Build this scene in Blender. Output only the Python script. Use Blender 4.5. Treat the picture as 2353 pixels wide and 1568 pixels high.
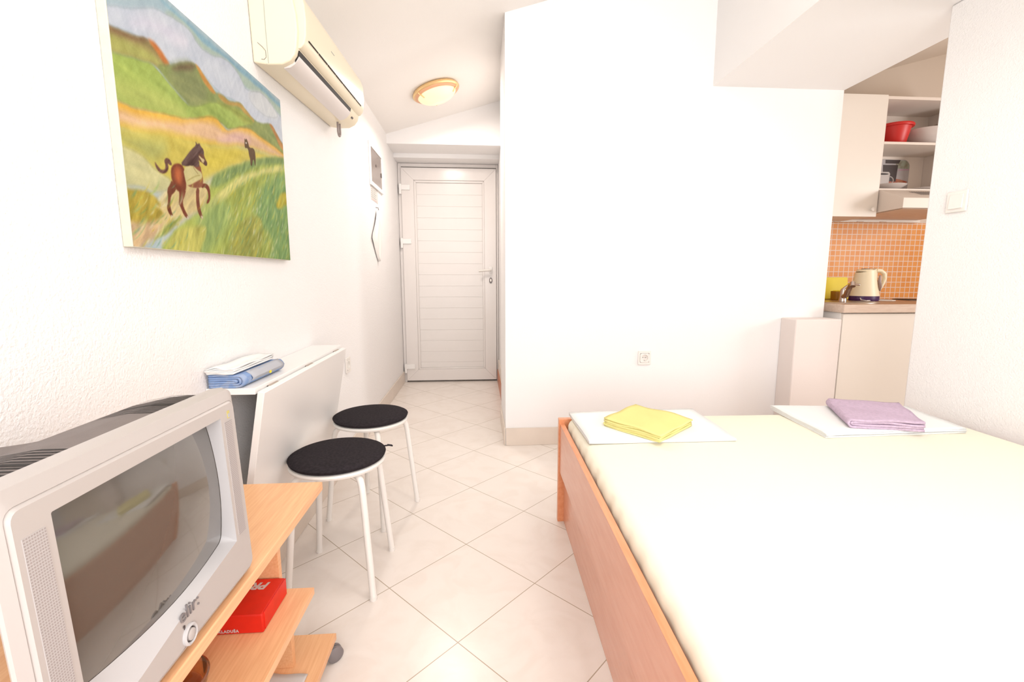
import bpy, math, random
import numpy as np
from mathutils import Vector, Matrix
random.seed(7); rng = np.random.RandomState(7)
PI = math.pi
for o in list(bpy.data.objects): bpy.data.objects.remove(o, do_unlink=True)
C = bpy.context.scene.collection
SC = bpy.context.scene

# ------------------------------------------------------------------ camera
cam_d = bpy.data.cameras.new('camera'); cam = bpy.data.objects.new('camera', cam_d); C.objects.link(cam)
F, YAW, PITCH, CAM_Z = 1059.55, 0.07382, 0.13895, 1.05
cam_d.sensor_fit = 'HORIZONTAL'; cam_d.sensor_width = 36.0; cam_d.lens = F/2353*36.0
cam_d.clip_start = 0.02; cam_d.clip_end = 60
cam.location = (0, 0, CAM_Z); cam.rotation_euler = (PI/2-PITCH, 0, -YAW)
SC.camera = cam
# ------------------------------------------------------------------ world, exposure, lights
w = bpy.data.worlds.new('world'); SC.world = w; w.use_nodes = True
w.node_tree.nodes['Background'].inputs[0].default_value = (0.95, 0.97, 1.0, 1)
w.node_tree.nodes['Background'].inputs[1].default_value = 1.0
SC.view_settings.view_transform = 'Standard'; SC.view_settings.look = 'None'
SC.view_settings.gamma = 1.0; SC.view_settings.use_curve_mapping = False
SC.view_settings.exposure = 0.0
GAIN = 1.45
def area(name, loc, rot, sx, sy, power, col):
    l = bpy.data.lights.new(name, 'AREA'); l.shape = 'RECTANGLE'; l.size = sx; l.size_y = sy; l.energy = power; l.color = col
    o = bpy.data.objects.new(name, l); C.objects.link(o); o.location = loc; o.rotation_euler = rot
    return o
# fill light from two unseen windows assumed for brightness: rear and kitchen
area('unseen_rear_fill', (0.40, -1.57, 1.35), (PI/2, 0, 0), 2.0, 1.75, 71, (0.975, 0.985, 1.0))
area('unseen_kitchen_fill', (4.25, 1.6, 1.5), (0, PI/2, 0), 0.9, 0.9, 37, (1.0, 0.98, 0.96))

def bulb(name, loc, power, r, col):
    l = bpy.data.lights.new(name, 'POINT'); l.energy = power; l.shadow_soft_size = r; l.color = col
    o = bpy.data.objects.new(name, l); C.objects.link(o); o.location = loc; return o
def bulb(name, loc, power, r, col):
    l = bpy.data.lights.new(name, 'POINT'); l.energy = power; l.shadow_soft_size = r; l.color = col
    o = bpy.data.objects.new(name, l); C.objects.link(o); o.location = loc; return o
# unseen fill lamp added to brighten the room, above and right of the frame
bulb('unseen_room_fill', (0.95, 0.55, 2.42), 23, 0.16, (1.0, 0.96, 0.93))
hl = area('hall_lamp_light', (-0.26, 3.506, 2.265), (0, math.radians(-16.7), 0), 0.24, 0.24, 12, (1.0, 0.91, 0.84)); hl.data.shape = 'DISK'

# ------------------------------------------------------------------ materials
def s2l(c): return tuple(((x/255)/12.92 if x/255 <= 0.04045 else ((x/255+0.055)/1.055)**2.4) for x in c)
def alb(c, g=None):
    g = GAIN if g is None else g
    return tuple(min(0.93, x/g) for x in s2l(c))+(1,)
def mat(name, col, rough=0.5, metal=0.0, spec=0.5, var=0.0, vscale=8.0, bump=0.0, bscale=200.0, stretch=None, col2=None, lo=0.35, hi=0.65, g=None, coat=0.0, trans=0.0, ior=1.45, bdist=0.002):
    m = bpy.data.materials.new(name); m.use_nodes = True; nt = m.node_tree; N = nt.nodes; L = nt.links
    b = N['Principled BSDF']; c1 = alb(col, g)
    b.inputs['Base Color'].default_value = c1; b.inputs['Roughness'].default_value = rough
    b.inputs['Metallic'].default_value = metal; b.inputs['Specular IOR Level'].default_value = spec
    b.inputs['Coat Weight'].default_value = coat; b.inputs['Coat Roughness'].default_value = 0.08
    b.inputs['Transmission Weight'].default_value = trans; b.inputs['IOR'].default_value = ior
    tc = N.new('ShaderNodeTexCoord'); mp = N.new('ShaderNodeMapping'); L.new(tc.outputs['Object'], mp.inputs['Vector'])
    if stretch: mp.inputs['Scale'].default_value = stretch
    if var > 0 or col2:
        n = N.new('ShaderNodeTexNoise'); n.inputs['Scale'].default_value = vscale; n.inputs['Detail'].default_value = 5
        L.new(mp.outputs['Vector'], n.inputs['Vector'])
        r = N.new('ShaderNodeValToRGB'); r.color_ramp.elements[0].position = lo; r.color_ramp.elements[1].position = hi
        r.color_ramp.elements[0].color = c1
        r.color_ramp.elements[1].color = alb(col2, g) if col2 else tuple(x*(1-var) for x in c1[:3])+(1,)
        L.new(n.outputs['Fac'], r.inputs['Fac']); L.new(r.outputs['Color'], b.inputs['Base Color'])
    if bump > 0:
        n2 = N.new('ShaderNodeTexNoise'); n2.inputs['Scale'].default_value = bscale; n2.inputs['Detail'].default_value = 3
        L.new(tc.outputs['Object'], n2.inputs['Vector'])
        bp = N.new('ShaderNodeBump'); bp.inputs['Strength'].default_value = bump; bp.inputs['Distance'].default_value = bdist
        L.new(n2.outputs['Fac'], bp.inputs['Height']); L.new(bp.outputs['Normal'], b.inputs['Normal'])
    return m
M = {}
W_ALB = (241, 238.5, 237); C_ALB = (242, 238, 234)
M['stucco'] = mat('stucco', W_ALB, g=1, rough=0.85, spec=0.2, bump=0.55, bscale=170, bdist=0.004)
M['wall'] = mat('wall_paint', W_ALB, 0.8, g=1, spec=0.2, bump=0.15, bscale=120)
M['ceil'] = mat('ceiling_paint', C_ALB, 0.85, g=1, spec=0.2, bump=0.3, bscale=150)
M['wallk'] = mat('kitchen_paint', (218, 204, 190), 0.8, g=1, spec=0.2, bump=0.1)
M['skirt'] = mat('skirting_tile', (226, 213, 200), 0.35, g=1, var=0.05, vscale=6)
M['white'] = mat('white_lacquer', (241, 238, 235), 0.35, g=1)
M['whitegloss'] = mat('white_gloss', (233, 228, 224), 0.3, g=1, var=0.02, vscale=3)
M['doorwhite'] = mat('door_white', (231, 225, 221), 0.22, g=1)
M['chair_white'] = mat('white_powder_coat', (236, 232, 226), 0.3, g=1)
M['cab'] = mat('cabinet_cream', (231, 223, 214), 0.35, g=1)
M['cabin'] = mat('cabinet_inside', (228, 216, 206), 0.5, g=1)
M['plastic'] = mat('white_plastic', (236, 231, 225), 0.3, g=1)
M['acbody'] = mat('aircon_plastic', (236, 224, 198), 0.35, g=1)
M['acflap'] = mat('aircon_flap', (226, 218, 214), 0.4, g=1)
M['black'] = mat('black', (22, 16, 14), 0.6, g=1)
M['darkslot'] = mat('dark_slot', (40, 30, 24), 0.7, g=1)
M['grey'] = mat('grey_plastic', (150, 142, 142), 0.4)
M['greycable'] = mat('grey_cable', (165, 150, 145), 0.5)
M['tvgrey'] = mat('tv_silver', (216, 207, 202), 0.38, metal=0.0, spec=0.6)
M['tvlip'] = mat('tv_inner_lip', (226, 222, 222), 0.3, spec=0.6)
M['tvdark'] = mat('tv_housing', (138, 126, 122), 0.55, var=0.08, vscale=40, bump=0.2, bscale=600)
M['glass_crt'] = mat('crt_glass', (84, 78, 70), 0.05, spec=1.0, g=1, coat=1.0)
M['speaker'] = mat('speaker_cloth', (222, 214, 212), 0.6)
M['holes'] = mat('grille_hole', (188, 176, 172), 0.7)
M['ledge'] = mat('ledge_shade_tone', (231, 221, 216), 0.8, g=1, spec=0.2, bump=0.15)  # wall paint made darker and pinker: the ledge's shade put into its colour
M['beech'] = mat('beech_wood', (240, 190, 142), 0.38, g=0.98, col2=(226, 168, 122), vscale=7, stretch=(26, 1.3, 26), lo=0.3, hi=0.75)
M['beech_edge'] = mat('beech_edge_band', (238, 186, 138), 0.35, g=0.98, col2=(226, 164, 116), vscale=7, stretch=(26, 1.3, 26), lo=0.3, hi=0.75)
M['cherry'] = mat('cherry_laminate', (228, 164, 136), 0.22, g=1.0, col2=(220, 150, 122), vscale=9, stretch=(9, 1.0, 7), lo=0.3, hi=0.8, spec=0.6)
M['cherry_edge'] = mat('cherry_edge', (240, 164, 120), 0.3, g=1.1, col2=(230, 150, 104), vscale=9, stretch=(9, 1.0, 9))
M['red'] = mat('red_card', (226, 38, 20), 0.45, g=1, var=0.1, vscale=30)
M['print_white'] = mat('white_print', (245, 235, 232), 0.5)
M['cushion'] = mat('black_felt', (52, 47, 50), 0.95, spec=0.1, g=1, var=0.3, vscale=120, bump=0.4, bscale=900)
M['sheet'] = mat('cream_sheet', (241, 234, 215), 0.9, g=1, spec=0.1, bump=0.1, bscale=30)
M['linen'] = mat('white_linen', (238, 238, 236), 0.9, g=1, spec=0.1, bump=0.15, bscale=60)
M['yellow'] = mat('yellow_towel', (240, 228, 152), 0.95, g=1.08, spec=0.1, bump=0.4, bscale=500)
M['purple'] = mat('purple_towel', (231, 206, 228), 0.98, g=1.08, spec=0.05, var=0.12, vscale=90, bump=0.9, bscale=500, bdist=0.004)
M['blue'] = mat('blue_cloth', (160, 190, 240), 0.9, spec=0.1, col2=(190, 208, 240), vscale=60, lo=0.45, hi=0.6)
M['bluegrey'] = mat('blue_grey_border', (214, 216, 224), 0.9, spec=0.1)
M['chrome'] = mat('chrome', (210, 200, 195), 0.15, metal=1.0, g=1)
M['steel'] = mat('brushed_steel', (190, 176, 165), 0.3, metal=1.0, g=1)
M['brass'] = mat('brass_ring', (240, 206, 150), 0.3, g=1, metal=0.7)
M['lampwood'] = mat('lamp_wood_ring', (226, 172, 134), 0.4, g=1)
M['worktop'] = mat('worktop_laminate', (216, 196, 180), 0.4, g=1, col2=(204, 180, 162), vscale=14, stretch=(1, 8, 8))
M['worktop_top'] = mat('worktop_surface', (184, 142, 108), 0.4, g=1, col2=(160, 118, 86), vscale=14, stretch=(1, 8, 8))
M['kettle'] = mat('kettle_cream', (238, 226, 196), 0.4, g=0.95)
M['kpurple'] = mat('kettle_purple', (84, 46, 104), 0.3)
M['kgrey'] = mat('kettle_window', (190, 164, 158), 0.3)
M['yplastic'] = mat('yellow_plastic', (242, 220, 40), 0.5, g=1.0)
M['sticker'] = mat('sticker_yellow', (232, 216, 130), 0.5)
M['amber'] = mat('amber_glass', (240, 176, 40), 0.1, trans=0.6)
M['brownglass'] = mat('brown_glass', (240, 190, 140), 0.05, g=1, trans=0.92, ior=1.5)
M['bowlred'] = mat('red_plastic', (232, 46, 40), 0.4)
M['china'] = mat('white_china', (240, 230, 226), 0.2)
M['hob'] = mat('hob_plate', (40, 30, 26), 0.3, g=1)
M['paper'] = mat('paper', (242, 236, 232), 0.8)
M['inkgrey'] = mat('ink_grey', (196, 196, 190), 0.8)
M['inkpink'] = mat('ink_pink', (232, 200, 196), 0.8)
M['meterglass'] = mat('meter_glass', (150, 138, 132), 0.2, g=1.3, spec=0.4)
M['meterdark'] = mat('meter_dark', (96, 84, 82), 0.3)
M['canvas_side'] = mat('canvas_side', (250, 246, 224), 0.8, var=0.06, vscale=50, bump=0.3, bscale=400)
M['bag'] = mat('thin_white_bag', (238, 234, 230), 0.5, g=1)
M['rubber'] = mat('black_rubber', (60, 52, 50), 0.7)
M['orangewood'] = mat('orange_step', (226, 140, 96), 0.4)
M['coffee'] = mat('tray_dark_brown', (66, 44, 38), 0.4)
M['traywhite'] = mat('tray_grey_white', (214, 206, 208), 0.4, col2=(196, 186, 186), vscale=12)
M['traygreen'] = mat('tray_leaves', (186, 190, 170), 0.4, col2=(150, 140, 120), vscale=40)
M['bread'] = mat('tray_bread', (226, 160, 124), 0.4, col2=(198, 92, 66), vscale=24)
M['pinkprint'] = mat('tray_pink', (226, 170, 196), 0.4)
def floor_mat():
    m = bpy.data.materials.new('floor_tiles'); m.use_nodes = True; nt = m.node_tree; N = nt.nodes; L = nt.links
    b = N['Principled BSDF']; b.inputs['Roughness'].default_value = 0.26; b.inputs['Specular IOR Level'].default_value = 0.45
    tc = N.new('ShaderNodeTexCoord'); mp = N.new('ShaderNodeMapping'); mp.vector_type = 'TEXTURE'
    L.new(tc.outputs['Object'], mp.inputs['Vector'])
    mp.inputs['Location'].default_value = (-0.056, 1.705, 0); mp.inputs['Rotation'].default_value = (0, 0, math.radians(-46.35))
    T = 0.3505; mp.inputs['Scale'].default_value = (T, T, T)
    sp = N.new('ShaderNodeSeparateXYZ'); L.new(mp.outputs['Vector'], sp.inputs[0])
    def mth(op, a, bb=None, v=None):
        n = N.new('ShaderNodeMath'); n.operation = op; L.new(a, n.inputs[0])
        if bb is not None: L.new(bb, n.inputs[1])
        if v is not None: n.inputs[1].default_value = v
        return n.outputs[0]
    ds = []
    for ax in (0, 1):
        f = mth('FRACT', sp.outputs[ax]); q = mth('SUBTRACT', f, v=0.5); ds.append(mth('ABSOLUTE', q))
    mx = mth('MAXIMUM', ds[0], ds[1]); g = mth('GREATER_THAN', mx, v=0.5-0.0042)
    fx = mth('FLOOR', sp.outputs[0]); fy = mth('FLOOR', sp.outputs[1])
    cb = N.new('ShaderNodeCombineXYZ'); L.new(fx, cb.inputs[0]); L.new(fy, cb.inputs[1])
    wn = N.new('ShaderNodeTexWhiteNoise'); L.new(cb.outputs[0], wn.inputs['Vector'])
    va = N.new('ShaderNodeVectorMath'); va.operation = 'MULTIPLY_ADD'; L.new(wn.outputs['Color'], va.inputs[0]); va.inputs[1].default_value = (9, 9, 9)
    L.new(mp.outputs['Vector'], va.inputs[2])
    n = N.new('ShaderNodeTexNoise'); n.inputs['Scale'].default_value = 2.2; n.inputs['Detail'].default_value = 6; n.inputs['Distortion'].default_value = 1.6
    L.new(va.outputs[0], n.inputs['Vector'])
    r = N.new('ShaderNodeValToRGB'); r.color_ramp.elements[0].position = 0.36; r.color_ramp.elements[0].color = alb((233, 223, 214), 1)
    r.color_ramp.elements[1].position = 0.56; r.color_ramp.elements[1].color = alb((237, 228, 220), 1); L.new(n.outputs['Fac'], r.inputs['Fac'])
    mix = N.new('ShaderNodeMix'); mix.data_type = 'RGBA'; L.new(g, mix.inputs[0]); L.new(r.outputs['Color'], mix.inputs[6])
    mix.inputs[7].default_value = alb((210, 192, 168)); L.new(mix.outputs[2], b.inputs['Base Color'])
    bp = N.new('ShaderNodeBump'); bp.inputs['Strength'].default_value = 0.4; bp.inputs['Distance'].default_value = 0.001; bp.invert = True
    L.new(g, bp.inputs['Height']); L.new(bp.outputs['Normal'], b.inputs['Normal'])
    return m
M['floor'] = floor_mat()
def mosaic_mat():
    m = bpy.data.materials.new('orange_mosaic'); m.use_nodes = True; nt = m.node_tree; N = nt.nodes; L = nt.links
    b = N['Principled BSDF']; b.inputs['Roughness'].default_value = 0.35; b.inputs['Specular IOR Level'].default_value = 0.2
    tc = N.new('ShaderNodeTexCoord'); mp = N.new('ShaderNodeMapping'); mp.vector_type = 'TEXTURE'; L.new(tc.outputs['Object'], mp.inputs['Vector'])
    mp.inputs['Rotation'].default_value = (PI/2, 0, 0); mp.inputs['Location'].default_value = (0, 0, 0.02)
    br = N.new('ShaderNodeTexBrick'); br.offset = 0; br.squash = 1; br.inputs['Scale'].default_value = 1.0
    br.inputs['Brick Width'].default_value = 0.0395; br.inputs['Row Height'].default_value = 0.0395; br.inputs['Mortar Size'].default_value = 0.0028
    br.inputs['Mortar Smooth'].default_value = 0.1; br.inputs['Bias'].default_value = 0.0
    br.inputs['Color1'].default_value = alb((224, 146, 70), 1); br.inputs['Color2'].default_value = alb((230, 158, 84), 1); br.inputs['Mortar'].default_value = alb((228, 206, 192), 1)
    L.new(mp.outputs['Vector'], br.inputs['Vector']); L.new(br.outputs['Color'], b.inputs['Base Color'])
    return m
M['mosaic'] = mosaic_mat()
def emit_mat():
    m = bpy.data.materials.new('lamp_glass'); m.use_nodes = True; b = m.node_tree.nodes['Principled BSDF']
    b.inputs['Base Color'].default_value = (0.85, 0.75, 0.55, 1); b.inputs['Roughness'].default_value = 0.25
    b.inputs['Emission Color'].default_value = (1.0, 0.72, 0.36, 1); b.inputs['Emission Strength'].default_value = 0.46
    return m
M['lampglass'] = emit_mat()

# ------------------------------------------------------------------ mesh helpers
class B:
    def __init__(s): s.v = []; s.f = []
    def add(s, vs, fs):
        n = len(s.v); s.v += [tuple(v) for v in vs]; s.f += [tuple(n+i for i in f) for f in fs]; return s
    def box(s, x0, x1, y0, y1, z0, z1, R=None, T=None):
        vs = [Vector((x, y, z)) for z in (z0, z1) for y in (y0, y1) for x in (x0, x1)]
        if R is not None: vs = [R @ v for v in vs]
        if T is not None: vs = [v+Vector(T) for v in vs]
        return s.add(vs, [(0, 2, 3, 1), (4, 5, 7, 6), (0, 1, 5, 4), (2, 6, 7, 3), (0, 4, 6, 2), (1, 3, 7, 5)])
    def prism(s, poly, axis, a0, a1):
        def P(p, a):
            return {'x': (a, p[0], p[1]), 'y': (p[0], a, p[1]), 'z': (p[0], p[1], a)}[axis]
        n = len(poly); vs = [P(p, a0) for p in poly]+[P(p, a1) for p in poly]
        return s.add(vs, [tuple(range(n))[::-1], tuple(range(n, 2*n))]+[(i, (i+1) % n, n+(i+1) % n, n+i) for i in range(n)])
    def tube(s, pts, r, n=10, closed=False):
        pts = [Vector(p) for p in pts]; m = len(pts); rs = r if isinstance(r, (list, tuple)) else [r]*m
        up = Vector((0, 0, 1)); vs = []; prev = None
        for i, p in enumerate(pts):
            a = pts[(i-1) % m] if (closed or i > 0) else p; b = pts[(i+1) % m] if (closed or i < m-1) else p
            d = (b-a).normalized()
            if prev is None:
                q = d.cross(up)
                if q.length < 1e-3: q = d.cross(Vector((1, 0, 0)))
                q.normalize()
            else:
                q = (prev-d*prev.dot(d)); q = q.normalized() if q.length > 1e-6 else d.orthogonal().normalized()
            prev = q; t = d.cross(q)
            for k in range(n):
                an = 2*PI*k/n; vs.append(p+(q*math.cos(an)+t*math.sin(an))*rs[i])
        fs = []
        for i in range(m if closed else m-1):
            j = (i+1) % m
            for k in range(n): fs.append((i*n+k, i*n+(k+1) % n, j*n+(k+1) % n, j*n+k))
        if not closed: fs += [tuple(range(n))[::-1], tuple(range((m-1)*n, m*n))]
        return s.add(vs, fs)
    def lathe(s, prof, c=(0, 0, 0), n=40, R=None, sx=1, sy=1):
        vs = []; fs = []
        for r, z in prof:
            for k in range(n):
                an = 2*PI*k/n; v = Vector((r*sx*math.cos(an), r*sy*math.sin(an), z))
                if R is not None: v = R @ v
                vs.append(v+Vector(c))
        m = len(prof)
        for i in range(m-1):
            for k in range(n): fs.append((i*n+k, i*n+(k+1) % n, (i+1)*n+(k+1) % n, (i+1)*n+k))
        if prof[0][0] > 1e-6: fs.append(tuple(range(n))[::-1])
        if prof[-1][0] > 1e-6: fs.append(tuple(range((m-1)*n, m*n)))
        return s.add(vs, fs)
    def grid(s, P, closed_u=False):
        nu = len(P); nv = len(P[0]); vs = [p for row in P for p in row]; fs = []
        for i in range(nu if closed_u else nu-1):
            j = (i+1) % nu
            for k in range(nv-1): fs.append((i*nv+k, i*nv+k+1, j*nv+k+1, j*nv+k))
        return s.add(vs, fs)
    def build(s, name, m, parent=None, smooth=False, bevel=0, seg=2, sub=0, solid=0, ang=35, weld=False):
        me = bpy.data.meshes.new(name); me.from_pydata(s.v, [], s.f); me.validate(); me.update()
        if isinstance(m, str): m = M[m]
        me.materials.append(m)
        o = bpy.data.objects.new(name, me); C.objects.link(o)
        if parent is not None: o.parent = parent
        import bmesh
        bm = bmesh.new(); bm.from_mesh(me)
        if weld: bmesh.ops.remove_doubles(bm, verts=bm.verts, dist=1e-5)
        if not solid: bmesh.ops.recalc_face_normals(bm, faces=bm.faces)
        bm.to_mesh(me); bm.free()
        if solid:
            q = o.modifiers.new('solid', 'SOLIDIFY'); q.thickness = solid; q.offset = 0
        if bevel:
            q = o.modifiers.new('bevel', 'BEVEL'); q.width = bevel; q.segments = seg; q.limit_method = 'ANGLE'; q.angle_limit = math.radians(ang)
        if sub:
            q = o.modifiers.new('sub', 'SUBSURF'); q.levels = sub; q.render_levels = sub
        if smooth or bevel or sub:
            for p in me.polygons: p.use_smooth = True
            if not sub:
                try: me.set_sharp_from_angle(angle=math.radians(40))
                except Exception: pass
        return o
def thing(name, label, cat, loc=(0, 0, 0), rz=0, group=None):
    o = bpy.data.objects.new(name, None); C.objects.link(o); o.location = loc; o.rotation_euler = (0, 0, rz)
    o.empty_display_size = 0.05
    return tag(o, label, cat, group)
def tag(o, label, cat, group=None):
    o['label'] = label; o['category'] = cat
    if group: o['group'] = group
    return o
def struct(o): o['kind'] = 'structure'; return o
def text_obj(name, s, size, m, parent, mtx, extrude=0.0006, shear=0, bold=0.0, space=1.0):
    cu = bpy.data.curves.new(name, 'FONT'); cu.body = s; cu.size = size; cu.extrude = extrude; cu.align_x = 'CENTER'; cu.align_y = 'CENTER'
    cu.shear = shear; cu.offset = bold; cu.space_character = space
    t = bpy.data.objects.new(name+'_tmp', cu); C.objects.link(t)
    dg = bpy.context.evaluated_depsgraph_get(); me = bpy.data.meshes.new_from_object(t.evaluated_get(dg))
    bpy.data.objects.remove(t, do_unlink=True)
    me.transform(mtx); me.materials.clear(); me.materials.append(M[m]); me.name = name
    o = bpy.data.objects.new(name, me); C.objects.link(o); o.parent = parent
    return o
def basis(xd, yd, loc):
    xd = Vector(xd); yd = Vector(yd); zd = xd.cross(yd)
    m = Matrix((xd, yd, zd)).transposed().to_4x4(); m.translation = Vector(loc); return m
def arc(cx, cy, r, a0, a1, n):
    return [(cx+r*math.cos(math.radians(a0+(a1-a0)*i/n)), cy+r*math.sin(math.radians(a0+(a1-a0)*i/n))) for i in range(n+1)]
def rrect(x0, x1, y0, y1, r, n=5):
    return arc(x1-r, y1-r, r, 0, 90, n)+arc(x0+r, y1-r, r, 90, 180, n)+arc(x0+r, y0+r, r, 180, 270, n)+arc(x1-r, y0+r, r, 270, 360, n)
def ring_panel(outer, inner, axis_pt, d0, d1):
    """frame between two loops of equal length, front at d1, back at d0; axis_pt(p, d) -> xyz"""
    n = len(outer); vs = [axis_pt(p, d1) for p in outer]+[axis_pt(p, d1) for p in inner]+[axis_pt(p, d0) for p in outer]+[axis_pt(p, d0) for p in inner]
    fs = []
    for i in range(n):
        j = (i+1) % n
        fs += [(i, j, n+j, n+i), (2*n+j, 2*n+i, 3*n+i, 3*n+j), (j, i, 2*n+i, 2*n+j), (n+i, n+j, 3*n+j, 3*n+i)]
    return vs, fs

def at_parent(o, pts_root):  # world -> root local
    m = Matrix.Translation(pts_root.location) @ Matrix.Rotation(pts_root.rotation_euler.z, 4, 'Z')
    o.data.transform(m.inverted())
def W(b, name, m, root, parent=None, **k):
    """build a part whose coordinates are given in room space, under its thing"""
    o = b.build(name, m, parent if parent is not None else root, **k); at_parent(o, root); return o

# ================================================================== the room
XL, YE, YW, XC, XP = -0.745, 4.66, 2.774, 0.165, 2.19
def zc(x): return 2.225+0.30*(x-XL)
def S(b, name, m, **k): return struct(b.build(name, m, **k))
S(B().box(-0.85, 4.4, -1.7, 4.8, -0.1, 0), 'floor', 'floor')
S(B().box(XL-0.1, XL, -1.6, 4.76, 0, zc(XL)), 'wall_left', 'stucco')
S(B().prism([(XL-0.1, zc(XL-0.1)), (1.381, zc(1.381)), (1.381, zc(1.381)+0.12), (XL-0.1, zc(XL-0.1)+0.12)], 'y', -1.6, 4.76), 'ceiling', 'ceil')
S(B().box(1.381, XP, -1.6, YW, 2.15, 3.3), 'trim_1', 'wall')
S(B().prism([(XC, 0), (XP, 0), (XP, 2.15), (1.381, 2.15), (1.381, zc(1.381)), (XC, zc(XC))], 'y', YW, YW+0.1), 'wall_back', 'wall')
S(B().prism([(1.381, 2.15), (XP, 2.15), (XP, 3.3), (1.381, 3.3)], 'y', YW, YW+0.1), 'trim_2', 'wall')
S(B().box(XC, 0.30, YW+0.1, 3.3, 0, zc(XC)), 'wall_hall', 'wall')
S(B().box(0.208, 0.30, 3.3, YE, 0, zc(0.2)), 'wall_hall_recess', 'wall')
S(B().box(XL, 0.30, YE, YE+0.1, 0, 2.62), 'wall_door', 'wall')
S(B().prism([(XL, 2.15), (0.208, 2.15), (0.208, zc(0.208)), (XL, zc(XL))], 'y', 4.1, 4.40), 'trim_3', 'wall')
S(B().prism([(XL, 2.112), (0.208, 2.112), (0.208, zc(0.208)), (XL, zc(XL))], 'y', 4.40, YE), 'trim_4', 'wall')
S(B().box(1.95, 2.07, -1.6, 1.925, 0, 2.15), 'wall_right', 'stucco', bevel=0.006, seg=2)
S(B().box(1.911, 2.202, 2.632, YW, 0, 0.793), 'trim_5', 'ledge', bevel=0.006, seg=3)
# rear wall with an opening for the assumed, unseen window light
S(B().box(XL, -0.66, -1.6, -1.5, 0, zc(XL)).box(1.45, 1.95, -1.6, -1.5, 0, 2.15).box(-0.66, 1.45, -1.6, -1.5, 0, 0.45)
  .prism([(-0.66, 2.25), (1.381, 2.25), (1.381, zc(1.381)), (-0.66, zc(-0.66))], 'y', -1.6, -1.5).box(1.381, 1.45, -1.6, -1.5, 2.25, 2.3), 'wall_rear', 'wall')
wf = S(B().box(-0.66, -0.60, -1.58, -1.50, 0.45, 2.25).box(1.39, 1.45, -1.58, -1.50, 0.45, 2.25).box(-0.60, 1.39, -1.58, -1.50, 0.45, 0.51).box(-0.60, 1.39, -1.58, -1.50, 2.19, 2.25).box(0.37, 0.43, -1.58, -1.50, 0.51, 2.19), 'assumed_window', 'white')  # frame of the unseen rear window, assumed along with its light
# kitchen niche behind the right wall
S(B().box(2.07, XP, YW+0.1, 3.35, 0, 2.6), 'wall_partition', 'wallk')
S(B().box(2.07, 4.4, 3.35, 3.45, 0, 3.1), 'wall_kitchen', 'wallk')
S(B().box(2.07, 4.3, 0.7, 0.8, 0, 3.1), 'wall_kitchen_near', 'wallk')
S(B().box(4.3, 4.4, 0.7, 1.1, 0, 3.1).box(4.3, 4.4, 2.1, 3.35, 0, 3.1).box(4.3, 4.4, 1.1, 2.1, 0, 1.0).box(4.3, 4.4, 1.1, 2.1, 2.0, 3.1), 'wall_kitchen_right', 'wallk')  # opening added in this unseen wall for the kitchen fill light
kz = lambda x: 2.559+0.267*(x-3.074)
S(B().prism([(XP, kz(XP)), (4.3, kz(4.3)), (4.3, 3.2), (XP, 3.2)], 'y', 0.8, 3.35), 'ceiling_kitchen', 'wallk')
S(B().box(2.2, 4.0, 3.338, 3.35, 0.88, 1.449), 'wall_backsplash', 'mosaic')
# skirting tiles
def skirt(name, x0, x1, y0, y1): S(B().box(x0, x1, y0, y1, 0, 0.112), name, 'skirt', bevel=0.0015, seg=1)
skirt('baseboard_left', XL, XL+0.011, -1.5, 4.59)
skirt('baseboard_back', XC+0.002, 1.911, YW-0.011, YW)
skirt('baseboard_hall', XC-0.009, XC, YW, 3.3)
S(B().box(0.197, 0.208, 3.3, 4.58, 0.12, 0.22), 'baseboard_recess', 'skirt')
S(B().box(0.19, 0.208, 3.3, 4.58, 0.0, 0.12), 'trim_6', 'orangewood')

# ================================================================== entrance door
d = bpy.data.objects.new('door_1', None); C.objects.link(d); d.location = (-0.27, YE, 0); struct(d)
d['label'] = 'white entrance door with horizontal boards at the end of the hall'
yF = 4.60
W(B().box(XL+0.002, -0.712, yF, YE-0.001, 0, 2.11).box(0.186, 0.206, yF, YE-0.001, 0, 2.11).box(-0.712, 0.186, yF, YE-0.001, 2.078, 2.11), 'door_frame', 'doorwhite', d, bevel=0.003)
def mitre(a, b_, y0, y1):
    (x0, x1, z0, z1), (X0, X1, Z0, Z1) = a, b_
    b = B()
    b.prism([(x0, z0), (X0, Z0), (X0, Z1), (x0, z1)], 'y', y0, y1); b.prism([(x1, z0), (x1, z1), (X1, Z1), (X1, Z0)], 'y', y0, y1)
    b.prism([(x0, z1), (X0, Z1), (X1, Z1), (x1, z1)], 'y', y0, y1); b.prism([(x0, z0), (x1, z0), (X1, Z0), (X0, Z0)], 'y', y0, y1)
    return b
leaf = W(mitre((-0.712, 0.184, 0.016, 2.068), (-0.596, 0.070, 0.128, 1.955), yF-0.018, yF+0.04), 'door_leaf', 'doorwhite', d, bevel=0.0025)
W(mitre((-0.596, 0.070, 0.128, 1.955), (-0.575, 0.052, 0.142, 1.935), yF-0.006, yF+0.03), 'glazing_bead', 'doorwhite', d, bevel=0.003)
pb = B(); zt = 1.935; k = 0
while zt > 0.143:
    zb = max(zt-0.1085, 0.142); pb.box(-0.575, 0.052, yF+0.008, yF+0.02, zb+0.0006, zt-0.0006); zt -= 0.1085
pb.box(-0.575, 0.052, yF+0.0105, yF+0.022, 0.142, 1.935)
W(pb, 'board_panel', 'whitegloss', d, bevel=0.0012)
for i, z in enumerate((1.885, 1.385, 0.160)):
    h = W(B().box(-0.715, -0.630, yF-0.030, yF-0.018, z-0.024, z+0.024), 'hinge', 'white', d, bevel=0.003)
    W(B().lathe([(0.012, -0.062), (0.012, -0.006), (0.014, -0.006), (0.014, 0.03)], (-0.722, yF-0.026, z), 16), 'hinge_barrel', 'white', d, h, smooth=True)
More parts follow.
